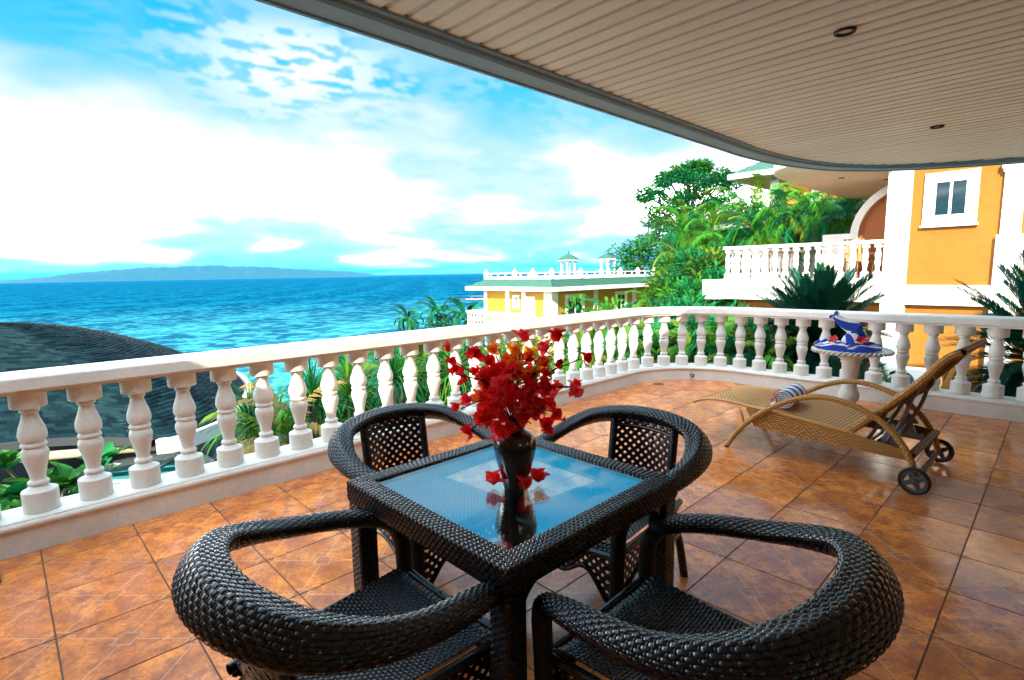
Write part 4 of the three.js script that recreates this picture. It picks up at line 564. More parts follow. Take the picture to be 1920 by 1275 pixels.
// ---------------------------------------------------------------- neighbouring yellow house, straight across from the terrace
{
  const F = -14, t = thing('yellow_house', 'yellow and white house with a balustraded veranda right beyond the terrace', 'house', [0, 0, 0]);
  mesh('wall', boxUV(merge([box(-2.395, 6, 1.165, 3.98, F - 0.4, F), box(-2.395, 6, -2.6, 0.75, F - 0.5, F - 0.10), box(-6.2, -2.81, -2.6, 0.78, F - 0.9, F - 0.5), box(-2.81, -2.41, 1.2, 3.98, F - 6, F - 0.42)])), M.orange, t);
  mesh('storey_band', rbox(-2.392, 6, 0.752, 1.168, F - 0.3, F + 0.065, 0.008), M.whiteFar, t);
  mesh('column', [rbox(-2.82, -2.39, -2.6, 3.98, F - 0.42, F + 0.09, 0.008)], M.whiteFar, t);
  mesh('column', [rbox(-1.02, -0.64, -2.6, 2.13, F - 0.2, F + 0.14, 0.01), rbox(-0.975, -0.68, 2.131, 3.30, F - 0.2, F + 0.10, 0.01), rbox(-1.0, -0.655, 3.301, 3.36, F - 0.2, F + 0.13, 0.01), rbox(-1.025, -0.63, 3.361, 3.47, F - 0.2, F + 0.155, 0.01), rbox(-0.985, -0.67, 3.471, 3.98, F - 0.2, F + 0.1, 0.01)], M.whiteFar, t);
  mesh('parapet', [box(-0.64, 6, 2.05, 2.13, F + 0.002, F + 0.14), box(-0.64, 6, 1.169, 1.4, F + 0.002, F + 0.12), box(-0.64, -0.60, 1.4, 2.05, F + 0.002, F + 0.12)], M.whiteFar, t);
  mesh('wall_panel', boxUV(box(-0.6, 6, 1.4, 2.05, F + 0.003, F + 0.03)), M.salmon, t);
  framedWindow(t, 'z', F, -2.19, -1.33, 2.39, 3.43, 0.15, 0.075, 2, 0.045);
  // roof edge that shades the top of the wall
  mesh('eave', [box(-3.1, 6, 3.985, 4.25, F - 0.4, F + 0.62), box(-3.1, 6, 4.251, 4.33, F - 0.4, F + 0.67)], M.soffit, t);
  // veranda: floor slab, planter, balustrade turning back at its left end, rounded roof above
  const sl = mesh('veranda_floor', [rbox(-6.4, -2.822, 0.785, 1.285, F - 5.8, F + 0.08, 0.01)], M.whiteFar, t);
  mesh('planter', rbox(-6.95, -6.402, 0.765, 1.283, F - 2.2, F + 0.04, 0.01), M.whiteFar, sl);
  mesh('paving', box(-6.36, -2.83, 1.286, 1.29, F - 5.8, F - 0.1), M.salmon, sl);
  const vb = mesh('veranda_rail', [rbox(-6.40, -2.825, 2.07, 2.15, F - 0.17, F + 0.05, 0.012), rbox(-6.42, -6.20, 2.071, 2.149, F - 5.6, F - 0.171, 0.012), rbox(-6.38, -2.825, 1.2855, 1.315, F - 0.15, F + 0.03, 0.004)], M.whiteFar, t);
  for (let i = 0; i < 15; i++) mesh('baluster', balGeo, M.whiteFar, vb, [-6.30 + i * 0.24, 1.3155, F - 0.06]);
  for (let i = 1; i < 16; i++) mesh('baluster', balGeo, M.whiteFar, vb, [-6.31, 1.29, F - 0.06 - i * 0.34]);
  // room wall at the back with the half arch
  const arch = new THREE.Shape(); arch.moveTo(-3.75, 1.29); arch.lineTo(-3.75, 2.33); arch.absarc(-2.62, 2.33, 1.13, Math.PI, Math.PI / 2, true); arch.lineTo(-2.62, 1.29); 
  const rim = new THREE.Shape(); rim.moveTo(-3.92, 1.29); rim.lineTo(-3.92, 2.33); rim.absarc(-2.62, 2.33, 1.30, Math.PI, Math.PI / 2, true); rim.lineTo(-2.62, 3.46); rim.absarc(-2.62, 2.33, 1.13, Math.PI / 2, Math.PI, false); rim.lineTo(-3.75, 1.29);
  mesh('arch_surround', new THREE.ExtrudeGeometry(rim, { depth: 0.5, bevelEnabled: false, curveSegments: 24 }).translate(0, 0, F - 2.2), M.whiteFar, t);
  mesh('arch_wall', boxUV(new THREE.ExtrudeGeometry(arch, { depth: 0.2, bevelEnabled: false, curveSegments: 24 }).translate(0, 0, F - 2.05)), M.salmon, t);
  mesh('low_wall', rbox(-4.6, -3.93, 1.291, 2.42, F - 2.2, F - 1.9, 0.01), M.whiteFar, t);
  const so = new THREE.Shape(); so.moveTo(-2.6, 12.6); so.lineTo(-4.0, 12.65); so.bezierCurveTo(-4.8, 12.8, -5.15, 13.5, -5.2, 14.6); so.lineTo(-5.2, 21); so.lineTo(-2.6, 21);
  const roof = mesh('veranda_roof', new THREE.ExtrudeGeometry(so, { depth: 0.24, bevelEnabled: true, bevelSize: 0.03, bevelThickness: 0.03, bevelSegments: 2, curveSegments: 16 }).rotateX(-Math.PI / 2).translate(0, 3.80, 0), M.soffit, t);
  mesh('recessed_lamp', new THREE.CylinderGeometry(0.07, 0.07, 0.01, 16).translate(-4.1, 3.764, -15.4), M.dark, roof); mesh('recessed_lamp', new THREE.CylinderGeometry(0.07, 0.07, 0.01, 16).translate(-3.4, 3.764, -16.6), M.dark, roof);
  // outdoor furniture glimpsed behind the veranda rail
  const wood = stdmat(0.42, 0.24, 0.09, 0.6), c1 = thing('wooden_chair', 'wooden slatted chair behind the balusters of the yellow house veranda', 'chair', [-3.55, 1.2905, F - 1.1], 0.5);
  mesh('seat', [-2, -1, 0, 1, 2].map(i => box(i * 0.1 - 0.04, i * 0.1 + 0.04, 0.38, 0.41, -0.25, 0.3)), wood, c1); mesh('backrest', [-2, -1, 0, 1, 2].map(i => { const g = box(i * 0.1 - 0.035, i * 0.1 + 0.035, 0, 0.6, -0.015, 0.015); g.rotateX(-0.35); return g.translate(0, 0.4, -0.25); }), wood, c1); for (const [x, z] of [[-0.24, -0.22], [0.24, -0.22], [-0.24, 0.27], [0.24, 0.27]]) mesh('leg', box(x - 0.025, x + 0.025, 0, 0.379, z - 0.025, z + 0.025), wood, c1); for (const x of [-0.27, 0.27]) mesh('armrest', box(x - 0.04, x + 0.04, 0.58, 0.61, -0.28, 0.32), wood, c1);
  // air conditioner on its ledge
  const ac = thing('air_conditioner', 'white outdoor air conditioner unit with round grille at the foot of the yellow wall', 'air conditioner', [-2.13, -1.24, F + 0.12]);
  const acFrame = mesh('casing', rbox(-0.42, 0.42, 0.1, 0.66, -0.16, 0.16, 0.02), M.whitePaint, ac); mesh('grille', [new THREE.TorusGeometry(0.21, 0.012, 8, 36).translate(-0.16, 0.38, 0.166), ...[0.04, 0.08, 0.12, 0.16].map(r => new THREE.TorusGeometry(r, 0.005, 6, 30).translate(-0.16, 0.38, 0.166)), ...[0, 1, 2, 3].map(i => box(-0.2, 0.2, -0.005, 0.005, 0.16, 0.172).rotateZ(i * Math.PI / 4).translate(-0.16, 0.38, 0))], M.grey, ac); mesh('fan_recess', new THREE.CylinderGeometry(0.2, 0.2, 0.004, 30).rotateX(Math.PI / 2).translate(-0.16, 0.38, 0.1605), stdmat(0.05, 0.08, 0.11, 0.5), ac); mesh('service_panel', rbox(0.2, 0.38, 0.16, 0.6, 0.161, 0.168, 0.003), M.whiteFar, ac); mesh('pipe', tube([[0.40, 0.3, 0.1], [0.47, 0.32, 0.08], [0.48, 0.45, 0.0], [0.44, 0.52, -0.1]], 0.022, 16, 8), stdmat(0.5, 0.28, 0.1, 0.5), ac); mesh('bracket', [box(-0.35, -0.3, -1.3, 0.1, -0.15, 0.15), box(0.3, 0.35, -1.3, 0.1, -0.15, 0.15)], M.grey, ac);
}
// ---------------------------------------------------------------- yellow house with the green roof by the water
{
  const ZW = -21.03, XW = -18.78, XL = -24.1, ZB = -33, t = thing('green_roofed_house', 'yellow house with a green shingle roof and roof terrace above the water', 'house', [0, 0, 0]);
  mesh('wall', boxUV(box(XL, XW, -5.2, 0.66, ZB, ZW)), M.yellow, t);
  const col = (x0, x1, z0, z1) => mesh('pilaster', rbox(x0, x1, -5.2, 0.64, z0, z1, 0.01), M.whiteFar, t);
  col(XL - 0.06, XL + 0.2, ZW - 0.2, ZW + 0.07); col(-22.3, -21.98, ZW - 0.1, ZW + 0.07); col(-20.98, -20.66, ZW - 0.1, ZW + 0.07); col(XW - 0.52, XW + 0.07, ZW - 0.42, ZW + 0.08); col(XW - 0.1, XW + 0.07, -24.95, -24.6); col(XW - 0.1, XW + 0.07, -28.9, -28.55);
  framedWindow(t, 'z', ZW, -21.72, -21.18, -0.42, 0.32, 0.11, 0.07, 2, 0.04);
  { const d = mesh('door', rbox(-20.62, -20.02, -1.6, 0.22, ZW + 0.003, ZW + 0.05, 0.008), M.whitePaint, t); mesh('door_frame', [box(-20.655, -20.621, -1.6, 0.26, ZW + 0.001, ZW + 0.075), box(-20.019, -19.98, -1.6, 0.26, ZW + 0.001, ZW + 0.075), box(-20.62, -20.02, 0.221, 0.26, ZW + 0.001, ZW + 0.075)], M.whiteFar, d); mesh('handle', new THREE.SphereGeometry(0.03, 10, 8).translate(-20.1, -0.75, ZW + 0.07), M.grey, d); }
  for (const [z0, z1] of [[-23.72, -22.1], [-27.9, -26.7]]) framedWindow(t, 'x', XW, z0, z1, -1.5, 0.36, 0.17, 0.08, 2, 0.06);
  const rf = hipRoof(t, XL - 0.75, XW + 0.8, ZB - 0.8, ZW + 0.86, 0.78, 1.20, 0.86, 300, 5, 0.36);
  // roof terrace parapet with low openings and small posts
  const pp = mesh('parapet', [box(XL, XW + 0.02, 1.12, 1.33, ZW - 0.14, ZW + 0.02), box(XW - 0.12, XW + 0.021, 1.12, 1.331, ZB, ZW - 0.14), box(XL, XW + 0.02, 1.50, 1.56, ZW - 0.13, ZW + 0.015), box(XW - 0.11, XW + 0.016, 1.50, 1.561, ZB, ZW - 0.13), box(XL - 0.001, XL + 0.14, 1.12, 1.332, ZB, ZW - 0.141)], M.whiteFar, t);
  const post = (x, z, i) => { const p = mesh('post', rbox(x - 0.10, x + 0.10, 1.20, 1.64, z - 0.10, z + 0.10, 0.01), M.whiteFar, pp); mesh('ball', new THREE.SphereGeometry(0.08, 12, 8).translate(x, 1.70, z), M.whiteFar, p); };
  [XL + 0.06, -21.6, -20.2, XW - 0.06].forEach((x, i) => post(x, ZW - 0.06, i)); for (let z = -23.5; z > ZB; z -= 1.9) post(XW - 0.05, z, 0);
  const pk = (x0, x1, z0, z1) => mesh('picket', rbox(x0, x1, 1.331, 1.499, z0, z1, 0.005), M.whiteFar, pp);
  for (let x = XL + 0.45; x < XW; x += 0.62) pk(x, x + 0.07, ZW - 0.1, ZW - 0.02); for (let z = ZW - 0.8; z > ZB; z -= 0.75) pk(XW - 0.09, XW - 0.02, z, z + 0.07);
  // small domed kiosks on the terrace
  // balcony in front of the left face
  const bl = mesh('balcony_slab', rbox(XL + 0.1, XW - 0.1, -1.75, -1.42, ZW + 0.05, ZW + 1.6, 0.01), M.whiteFar, t); const br = mesh('balcony_rail', [rbox(XL + 0.1, XW - 0.1, -0.66, -0.55, ZW + 1.4, ZW + 1.6, 0.01), rbox(XL + 0.1, XL + 0.3, -0.661, -0.551, ZW + 0.1, ZW + 1.39, 0.01)], M.whiteFar, t); for (let x = XL + 0.2; x < XW - 0.1; x += 0.27) mesh('baluster', balGeo, M.whiteFar, br, [x, -1.42, ZW + 1.5]);
}
function kiosk(label, x, z, y, s) {
  const t = thing('roof_kiosk', label, 'kiosk', [x, y, z], 0, undefined); t.scale.setScalar(s);
  mesh('dome', lathe([[0.75, 1.02], [0.74, 1.06], [0.55, 1.2], [0.3, 1.34], [0.1, 1.44], [0, 1.48]], 24), greenA, t); mesh('finial', lathe([[0.05, 1.45], [0.06, 1.52], [0.03, 1.56], [0.05, 1.6], [0, 1.68]], 10), greenA, t); mesh('cornice', lathe([[0.62, 0.94], [0.76, 0.96], [0.77, 1.019], [0.5, 1.02]], 24), M.whiteFar, t);
  for (let i = 0; i < 6; i++) { const a = i / 6 * 6.283; mesh('column', lathe([[0.09, 0], [0.09, 0.08], [0.06, 0.12], [0.055, 0.86], [0.085, 0.9], [0.085, 0.955]], 10).translate(0.52 * Math.cos(a), 0, 0.52 * Math.sin(a)), M.whiteFar, t); } mesh('floor', new THREE.CylinderGeometry(0.7, 0.75, 0.1, 24).translate(0, -0.05, 0), M.whiteFar, t);
}
kiosk('small round kiosk with green dome on the roof terrace, left of the pair', -23.13, -27.58, 1.32, 0.98); kiosk('small round kiosk with green dome half hidden by the round tree', -25.9, -35.85, 1.3, 1.2);
structure('kiosk_terrace', boxUV(box(-31, -18.9, -6, 1.22, -44, -33.02)), M.whiteFar);
// ---------------------------------------------------------------- house up the slope, behind the palms
{
  const t = thing('hillside_house', 'yellow hillside house with two tiers of green hip roofs behind the palms', 'house', [0, 0, 0]);
  mesh('wall', boxUV(merge([box(-9.6, -2, -1, 5.55, -34, -25.6), box(-8.9, -3.2, -1, 3.25, -25.6, -22.4)])), M.yellow, t);
  for (const x of [-9.62, -7.9, -6.0]) mesh('pilaster', rbox(x, x + 0.36, 2.4, 5.5, -25.7, -25.52, 0.01), M.whiteFar, t);
  for (const x of [-8.92, -7.4, -5.8]) mesh('pilaster', rbox(x, x + 0.34, -1, 3.2, -22.5, -22.32, 0.01), M.whiteFar, t);
  hipRoof(t, -11.0, -0.6, -35.4, -24.3, 5.75, 7.6, 3.4, 400, 12, 0.4); hipRoof(t, -10.2, -2.6, -25.55, -21.4, 3.35, 4.1, 1.7, 420, 7, 0.4);
  for (const [a, b, y0, y1] of [[-8.3, -7.6, 1.3, 2.9], [-6.9, -6.1, 1.3, 2.9], [-5.2, -3.7, 2.0, 3.0]]) framedWindow(t, 'z', -22.4, a, b, y0, y1, 0.09, 0.06, 2, 0.05);
}
// ---------------------------------------------------------------- pavilion below with the big curved roof, and its pool
{
  const t = thing('pavilion', 'round pavilion with a broad dark teal shingle roof below the terrace', 'pavilion', [0, 0, 0]);
  const ap = new V3(-17.2, 0.60, 0.25), YE = -1.60;
  // eave in plan, from the seaward side round to the land side
  const eave = curve([[-24.5, YE, 4.5], [-23.4, YE, -3.4], [-20, YE, -5.3], [-17, YE, -5.1], [-14.6, YE, -4.2], [-13.2, YE, -3.5], [-12.5, YE, -2.75], [-12.25, YE, -2.2], [-12.9, YE, -1.65], [-13.8, YE, -0.85], [-14.4, YE, 0.3], [-14.9, YE, 2], [-16, YE, 4.5], [-19, YE, 6.5], [-22, YE, 6.5]]);
  const S = (u, v, h = 0) => { const e = eave.getPointAt(clamp(u)), f = 1 - v, p = new V3().lerpVectors(ap, e, f); p.y = ap.y - (ap.y - e.y) * Math.pow(f, 1.75) + h; return p; };
  const roof = mesh('roof', grid(70, 24, (u, v) => S(u, v, -0.02).toArray()), roofBase, t);
  const rows = 58, R = rng(31), tiles = [], total = eave.getLength();
  for (let j = 0; j < rows; j++) { const v0 = j / rows, v1 = (j + 1.2) / rows, n = Math.max(10, Math.round(total * (1 - v0) / 0.24)); for (let i = 0; i < n; i++) { const o = (j % 2) * 0.5 + 0.25 * (h3(j, 1, 1) - 0.5), u0 = (i + o) / n, u1 = (i + o + 0.975) / n; if (u1 > 1) continue; tiles.push([u0, u1, v0, Math.min(v1, 0.995), R(), j]); } }
  const one = ([u0, u1, v0, v1, r]) => { const h = 0.022 + 0.012 * r, P = [], ix = [], um = (u0 + u1) / 2; for (const [u, v, k] of [[u0, v0, h], [um, v0, h + 0.001], [u1, v0, h], [u0, v1, 0.004], [um, v1, 0.005], [u1, v1, 0.004], [u0, v0, -0.015], [um, v0, -0.015], [u1, v0, -0.015]]) P.push(...S(u, v, k).toArray()); ix.push(0, 1, 3, 1, 4, 3, 1, 2, 4, 2, 5, 4, 6, 7, 0, 7, 1, 0, 7, 8, 1, 8, 2, 1); return boxUV(fromTris(P, ix)); };
  const cam = new V3(0, EYE, 0), seen = tiles.filter(q => q[0] > 0.28 && q[1] < 0.8).map(q => [S(q[0], q[2]).distanceTo(cam), q]).sort((a, b) => a[0] - b[0]);
  const near = new Set(seen.slice(0, 300).map(q => q[1]));
  const mats = [tealA, tealB, tealC]; for (const q of near) mesh('shingle', one(q), mats[Math.floor(q[4] * 3)], roof);
  for (let k = 0; k < 3; k++) { const rest = tiles.filter(q => !near.has(q) && Math.floor(q[4] * 3) === k); const s = mesh('shingles', rest.map(one), mats[k], roof); s.userData.kind = 'stuff'; }
  const ring = (a, b, y0, y1, off) => { const P = []; for (let i = 0; i <= 60; i++) { const u = mix(a, b, i / 60), p = eave.getPointAt(u), q = eave.getTangentAt(u); P.push({ x: p.x, z: p.z, nx: -q.z, nz: q.x }); } return sweep(P, [[off, YE + y0], [off, YE + y1], [off - 0.12, YE + y1], [off - 0.12, YE + y0]]); };
  const side = Math.sign((() => { const u = 0.5, p = eave.getPointAt(u), q = eave.getTangentAt(u); return (p.x - ap.x) * -q.z + (p.z - ap.z) * q.x; })());
  let uc = 0, bd = 1e9; for (let i = 0; i < 400; i++) { const p = eave.getPointAt(i / 400), q = Math.hypot(p.x + 12.3, p.z + 2.1); if (q < bd) { bd = q; uc = i / 400; } }
  mesh('fascia', ring(0.30, uc, -0.26, 0.03, 0.06 * side), M.whiteFar, t); mesh('eave_board', ring(uc + 0.002, 0.98, -0.12, 0.02, 0.05 * side), stdmat(0.03, 0.035, 0.04, 0.8), t);
  mesh('soffit', grid(60, 2, (u, v) => { const e = eave.getPointAt(clamp(mix(0.01, 0.99, u))), p = new V3().lerpVectors(e, ap, v * 0.55); p.y = YE - 0.1 - v * 0.02; return p.toArray(); }), stdmat(0.22, 0.17, 0.11, 0.8), t);
  mesh('beam', [bar([-12.9, YE - 0.30, -2.2], [-15.3, YE - 0.30, 2.2], 0.09)], stdmat(0.5, 0.40, 0.24, 0.7), t);
  for (const [x, z] of [[-13.0, -2.6], [-15.0, -3.6], [-15.2, 2.2], [-17.5, -4.2], [-20.5, -2.9]]) mesh('column', new THREE.CylinderGeometry(0.14, 0.16, 3.9, 16).translate(x, YE - 2.3, z), stdmat(0.20, 0.26, 0.32, 0.6), t);
  mesh('floor', new THREE.CylinderGeometry(5.6, 5.8, 0.5, 40).translate(-17.2, -5.4, 0.6), M.whiteFar, t);
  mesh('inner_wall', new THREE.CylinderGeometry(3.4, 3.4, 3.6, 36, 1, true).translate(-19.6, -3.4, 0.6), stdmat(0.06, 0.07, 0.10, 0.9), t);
  // pool: white rim, water, dividing bars
  const pool = thing('swimming_pool', 'round turquoise pool with white edges under the pavilion roof', 'pool', [-14.2, -2.9, -1.8]); pool.scale.set(0.56, 1, 0.56);
  mesh('rim', lathe([[2.55, -0.9], [2.55, 0.06], [2.9, 0.08], [2.92, -0.9]], 48), M.whiteFar, pool); mesh('basin', lathe([[0, -0.9], [2.54, -0.9]], 48), stdmat(0.05, 0.55, 0.62, 0.5), pool); mesh('water', lathe([[0, -0.04], [2.548, -0.04]], 48), new THREE.MeshPhysicalMaterial({ color: new THREE.Color().setRGB(0.10, 0.62, 0.70), roughness: 0.08, side: THREE.DoubleSide }), pool); mesh('divider', rbox(-0.09, 0.09, -0.02, 0.03, -2.5, 2.5, 0.01).rotateY(0.8), M.whiteFar, pool); mesh('divider', rbox(-2.5, 2.5, -0.03, 0.02, -0.09, 0.09, 0.01).rotateY(0.9), M.whiteFar, pool);
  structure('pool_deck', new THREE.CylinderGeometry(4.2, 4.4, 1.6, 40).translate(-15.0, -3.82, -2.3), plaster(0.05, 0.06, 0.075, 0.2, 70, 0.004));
  const lp = thing('lamp_post', 'slim pale post standing in front of the dark pavilion roof', 'post', [-7.6, -4.6, -0.62]); mesh('pole', new THREE.CylinderGeometry(0.03, 0.04, 4.6, 10).translate(0, 2.3, 0), stdmat(0.55, 0.55, 0.40, 0.5), lp); mesh('base', new THREE.CylinderGeometry(0.09, 0.11, 0.1, 14).translate(0, 0.05, 0), M.grey, lp); mesh('finial', new THREE.SphereGeometry(0.06, 12, 8).translate(0, 4.65, 0), M.grey, lp);
}
// ---------------------------------------------------------------- plants
const leaf = (r, g, b, rough = 0.6) => stdmat(r, g, b, rough, { transmission: 0.30, thickness: 0, specularIntensity: 0.22 });
const G = { emerald: leaf(0.009, 0.185, 0.055), bright: leaf(0.048, 0.235, 0.014), yellowgreen: leaf(0.125, 0.220, 0.014), deep: leaf(0.005, 0.080, 0.036), teal: leaf(0.004, 0.052, 0.040, 0.45), dry: leaf(0.30, 0.22, 0.07), croton: leaf(0.42, 0.33, 0.05), ficus: leaf(0.030, 0.16, 0.030, 0.32) };
const bark = stdmat(0.16, 0.13, 0.10, 0.95), barkPale = stdmat(0.34, 0.31, 0.24, 0.9);
// feather frond along +z, drooping: rachis with two rows of leaflets
function frondGeo(L, n, ll, lw, droop, seed, { vee = 0.5, sweepF = 0.8, stiff = false, bare = 0.14 } = {}) {
  const R = rng(seed), P = [], ix = [], at = s => { const a = droop * s * s; return new V3(0, L * (s * 0.42 - 0.62 * a * s), L * s * (1 - 0.22 * a)); };
  const push = (...v) => { P.push(v[0].x, v[0].y, v[0].z, v[1].x, v[1].y, v[1].z, v[2].x, v[2].y, v[2].z); const o = P.length / 3 - 3; ix.push(o, o + 1, o + 2); };
  for (let i = 0; i < 10; i++) { const a = at(i / 10), b = at((i + 1) / 10), w0 = 0.012 * L * (1 - i / 11) * 0.6, w1 = 0.012 * L * (1 - (i + 1) / 11) * 0.6; const x = new V3(1, 0, 0), y = new V3(0, 1, 0); const q = [a.clone().addScaledVector(x, -w0), a.clone().addScaledVector(x, w0), b.clone().addScaledVector(x, w1), b.clone().addScaledVector(x, -w1), a.clone().addScaledVector(y, w0), b.clone().addScaledVector(y, w1)]; push(q[0], q[3], q[4]); push(q[3], q[5], q[4]); push(q[1], q[4], q[2]); push(q[2], q[4], q[5]); push(q[0], q[1], q[3]); push(q[1], q[2], q[3]); }
  for (let i = 0; i < n; i++) for (const s of [-1, 1]) {
    const k = bare + (1 - bare) * (i + 0.5 + 0.3 * (R() - 0.5)) / n, o = at(k), tg = at(Math.min(1, k + 0.02)).sub(at(k - 0.02)).normalize(), len = ll * (0.35 + 0.65 * Math.sin(Math.PI * Math.min(1, 0.12 + k * 0.86))) * (0.85 + 0.3 * R());
    const dir = new V3(s, 0, 0).addScaledVector(tg, sweepF + 0.5 * k).add(new V3(0, vee * (0.6 + 0.8 * R()), 0)).normalize(), tip = dir.clone().multiplyScalar(len), mid = dir.clone().multiplyScalar(len * 0.5); if (!stiff) { tip.y -= len * (0.45 + 0.4 * R()); mid.y -= len * 0.06; }
    const side = new V3().crossVectors(dir, new V3(0, 1, 0)).normalize().multiplyScalar(lw * 0.5), a = o.clone().add(mid).add(side), b = o.clone().add(mid).sub(side), e = o.clone().add(tip), a0 = o.clone().addScaledVector(side, 0.45), b0 = o.clone().addScaledVector(side, -0.45);
    push(a0, b0, a); push(b0, b, a); push(a, b, e);
  }
  return fromTris(P, ix);
}
// sword leaf along +z, slightly folded
function swordGeo(L, W, droop, seed) { const R = rng(seed), t = (R() - 0.5) * 0.6; return grid(2, 6, (u, v) => { const w = W * (0.55 + 0.9 * v) * Math.pow(1 - v, 0.75) * (u * 2 - 1), y = L * (0.25 * v - droop * v * v * v); return [w + t * v * v * 0.1 * L, y + Math.abs(u * 2 - 1) * W * 0.35 * (1 - v), L * v * (1 - 0.25 * droop * v * v)]; }); }
const swords = [0, 1, 2, 3].map(i => swordGeo(0.64, 0.017, [0.15, 0.45, 0.8, 0.3][i], 50 + i));
const palmFronds = [0, 1, 2].map(i => frondGeo(2.3, 36, 0.58, 0.036, [0.55, 0.95, 1.3][i], 70 + i));
const cocoFronds = [0, 1, 2].map(i => frondGeo(3.4, 22, 0.85, 0.16, [0.5, 0.9, 1.25][i], 80 + i));
const cycadFronds = [0, 1, 2].map(i => frondGeo(1.25, 64, 0.24, 0.017, [0.2, 0.4, 0.7][i], 90 + i, { stiff: true, vee: 0.4, sweepF: 1.1, bare: 0.04 }));
const fernFronds = [0, 1, 2].map(i => frondGeo(1.0, 24, 0.30, 0.035, [0.5, 0.9, 1.2][i], 95 + i));
// crown of fronds: tilt from upright (0) to hanging (1)
function crown(parent, geos, mat, n, seed, s = 1, y = 0, lo = -0.35, hi = 1.25, name = 'frond', pos = [0, 0]) { const R = rng(seed); for (let i = 0; i < n; i++) { const f = (i + 0.5) / n, up = mix(hi, lo, f) + (R() - 0.5) * 0.25, m = mesh(name, geos[up > 0.7 ? 0 : up > 0.15 ? 1 : 2], Array.isArray(mat) ? mat[Math.floor(R() * mat.length)] : mat, parent, [pos[0], y, pos[1]]); m.rotation.order = 'YXZ'; m.rotation.set(-up + 0.35, i * 2.39996 + R() * 0.4, (R() - 0.5) * 0.25); m.scale.setScalar(s * (0.85 + 0.3 * R())); } }
const trunkGeo = (h, r0, r1, lean = [0, 0], rings = 14) => { const c = curve([[0, 0, 0], [lean[0] * 0.25, h * 0.35, lean[1] * 0.25], [lean[0] * 0.7, h * 0.75, lean[1] * 0.7], [lean[0], h, lean[1]]]); return grid(10, rings * 2, (u, v) => { const p = c.getPoint(v), a = u * 6.2832, r = mix(r0, r1, Math.pow(v, 0.6)) * (v < 0.04 ? 1.25 : 1) * (Math.round(v * rings * 2) % 2 ? 1.05 : 0.96); return [p.x + r * Math.cos(a), p.y, p.z + r * Math.sin(a)]; }); };
function palm(name, label, [x, y, z], h, { n = 18, mat = [G.bright, G.emerald], s = 1, geos = palmFronds, lean = [0, 0], seed = 1, r = 0.11, group, shaft = true, trunkMat = barkPale } = {}) {
  const t = thing(name, label, 'palm tree', [x, y - h, z], 0, group); mesh('trunk', trunkGeo(h, r * 1.25, r, lean), trunkMat, t);
  if (shaft) mesh('crown_shaft', lathe([[r * 0.9, h - 0.1], [r * 0.95, h + 0.1], [r * 0.4, h + 0.45], [0, h + 0.5]], 12).translate(lean[0], 0, lean[1]), G.bright, t);
  const k = new THREE.Group(); crown(t, geos, mat, n, seed, s, h + (shaft ? 0.3 : 0), -0.55, 1.1, 'frond', lean); return t;
}
// broadleaf tree: trunk, forking limbs, leaf clumps spread through the crown
const leafTri = (P, ix, c, dir, up, len, wid) => { const s = new V3().crossVectors(dir, up).normalize().multiplyScalar(wid / 2), o = P.length / 3, m = c.clone().addScaledVector(dir, len * 0.45).addScaledVector(up, len * 0.06), e = c.clone().addScaledVector(dir, len); P.push(c.x, c.y, c.z, m.x + s.x, m.y + s.y, m.z + s.z, e.x, e.y - len * 0.08, e.z, m.x - s.x, m.y - s.y, m.z - s.z); ix.push(o, o + 1, o + 2, o, o + 2, o + 3); };
function leafCloud(clumps, per, len, wid, seed, { out = 0.7, flat = 0.5 } = {}) { // clumps: [x, y, z, radius]
  const R = rng(seed), P = [], ix = [], up = new V3(); for (const [x, y, z, r] of clumps) for (let i = 0; i < per * r * r; i++) { const a = R() * 6.283, q = R() * 2 - 1, w = Math.sqrt(1 - q * q), rad = r * Math.pow(R(), 0.45), d = new V3(w * Math.cos(a), q * flat + 0.1, w * Math.sin(a)), c = new V3(x, y, z).addScaledVector(d, rad); d.add(new V3(R() - 0.5, R() * 0.5 - 0.35, R() - 0.5).multiplyScalar(1.4 * (1 - out) + 0.6)).normalize(); up.set(R() - 0.5, 1, R() - 0.5).normalize(); leafTri(P, ix, c, d, up, len * (0.7 + 0.6 * R()), wid * (0.7 + 0.6 * R())); } return fromTris(P, ix); }
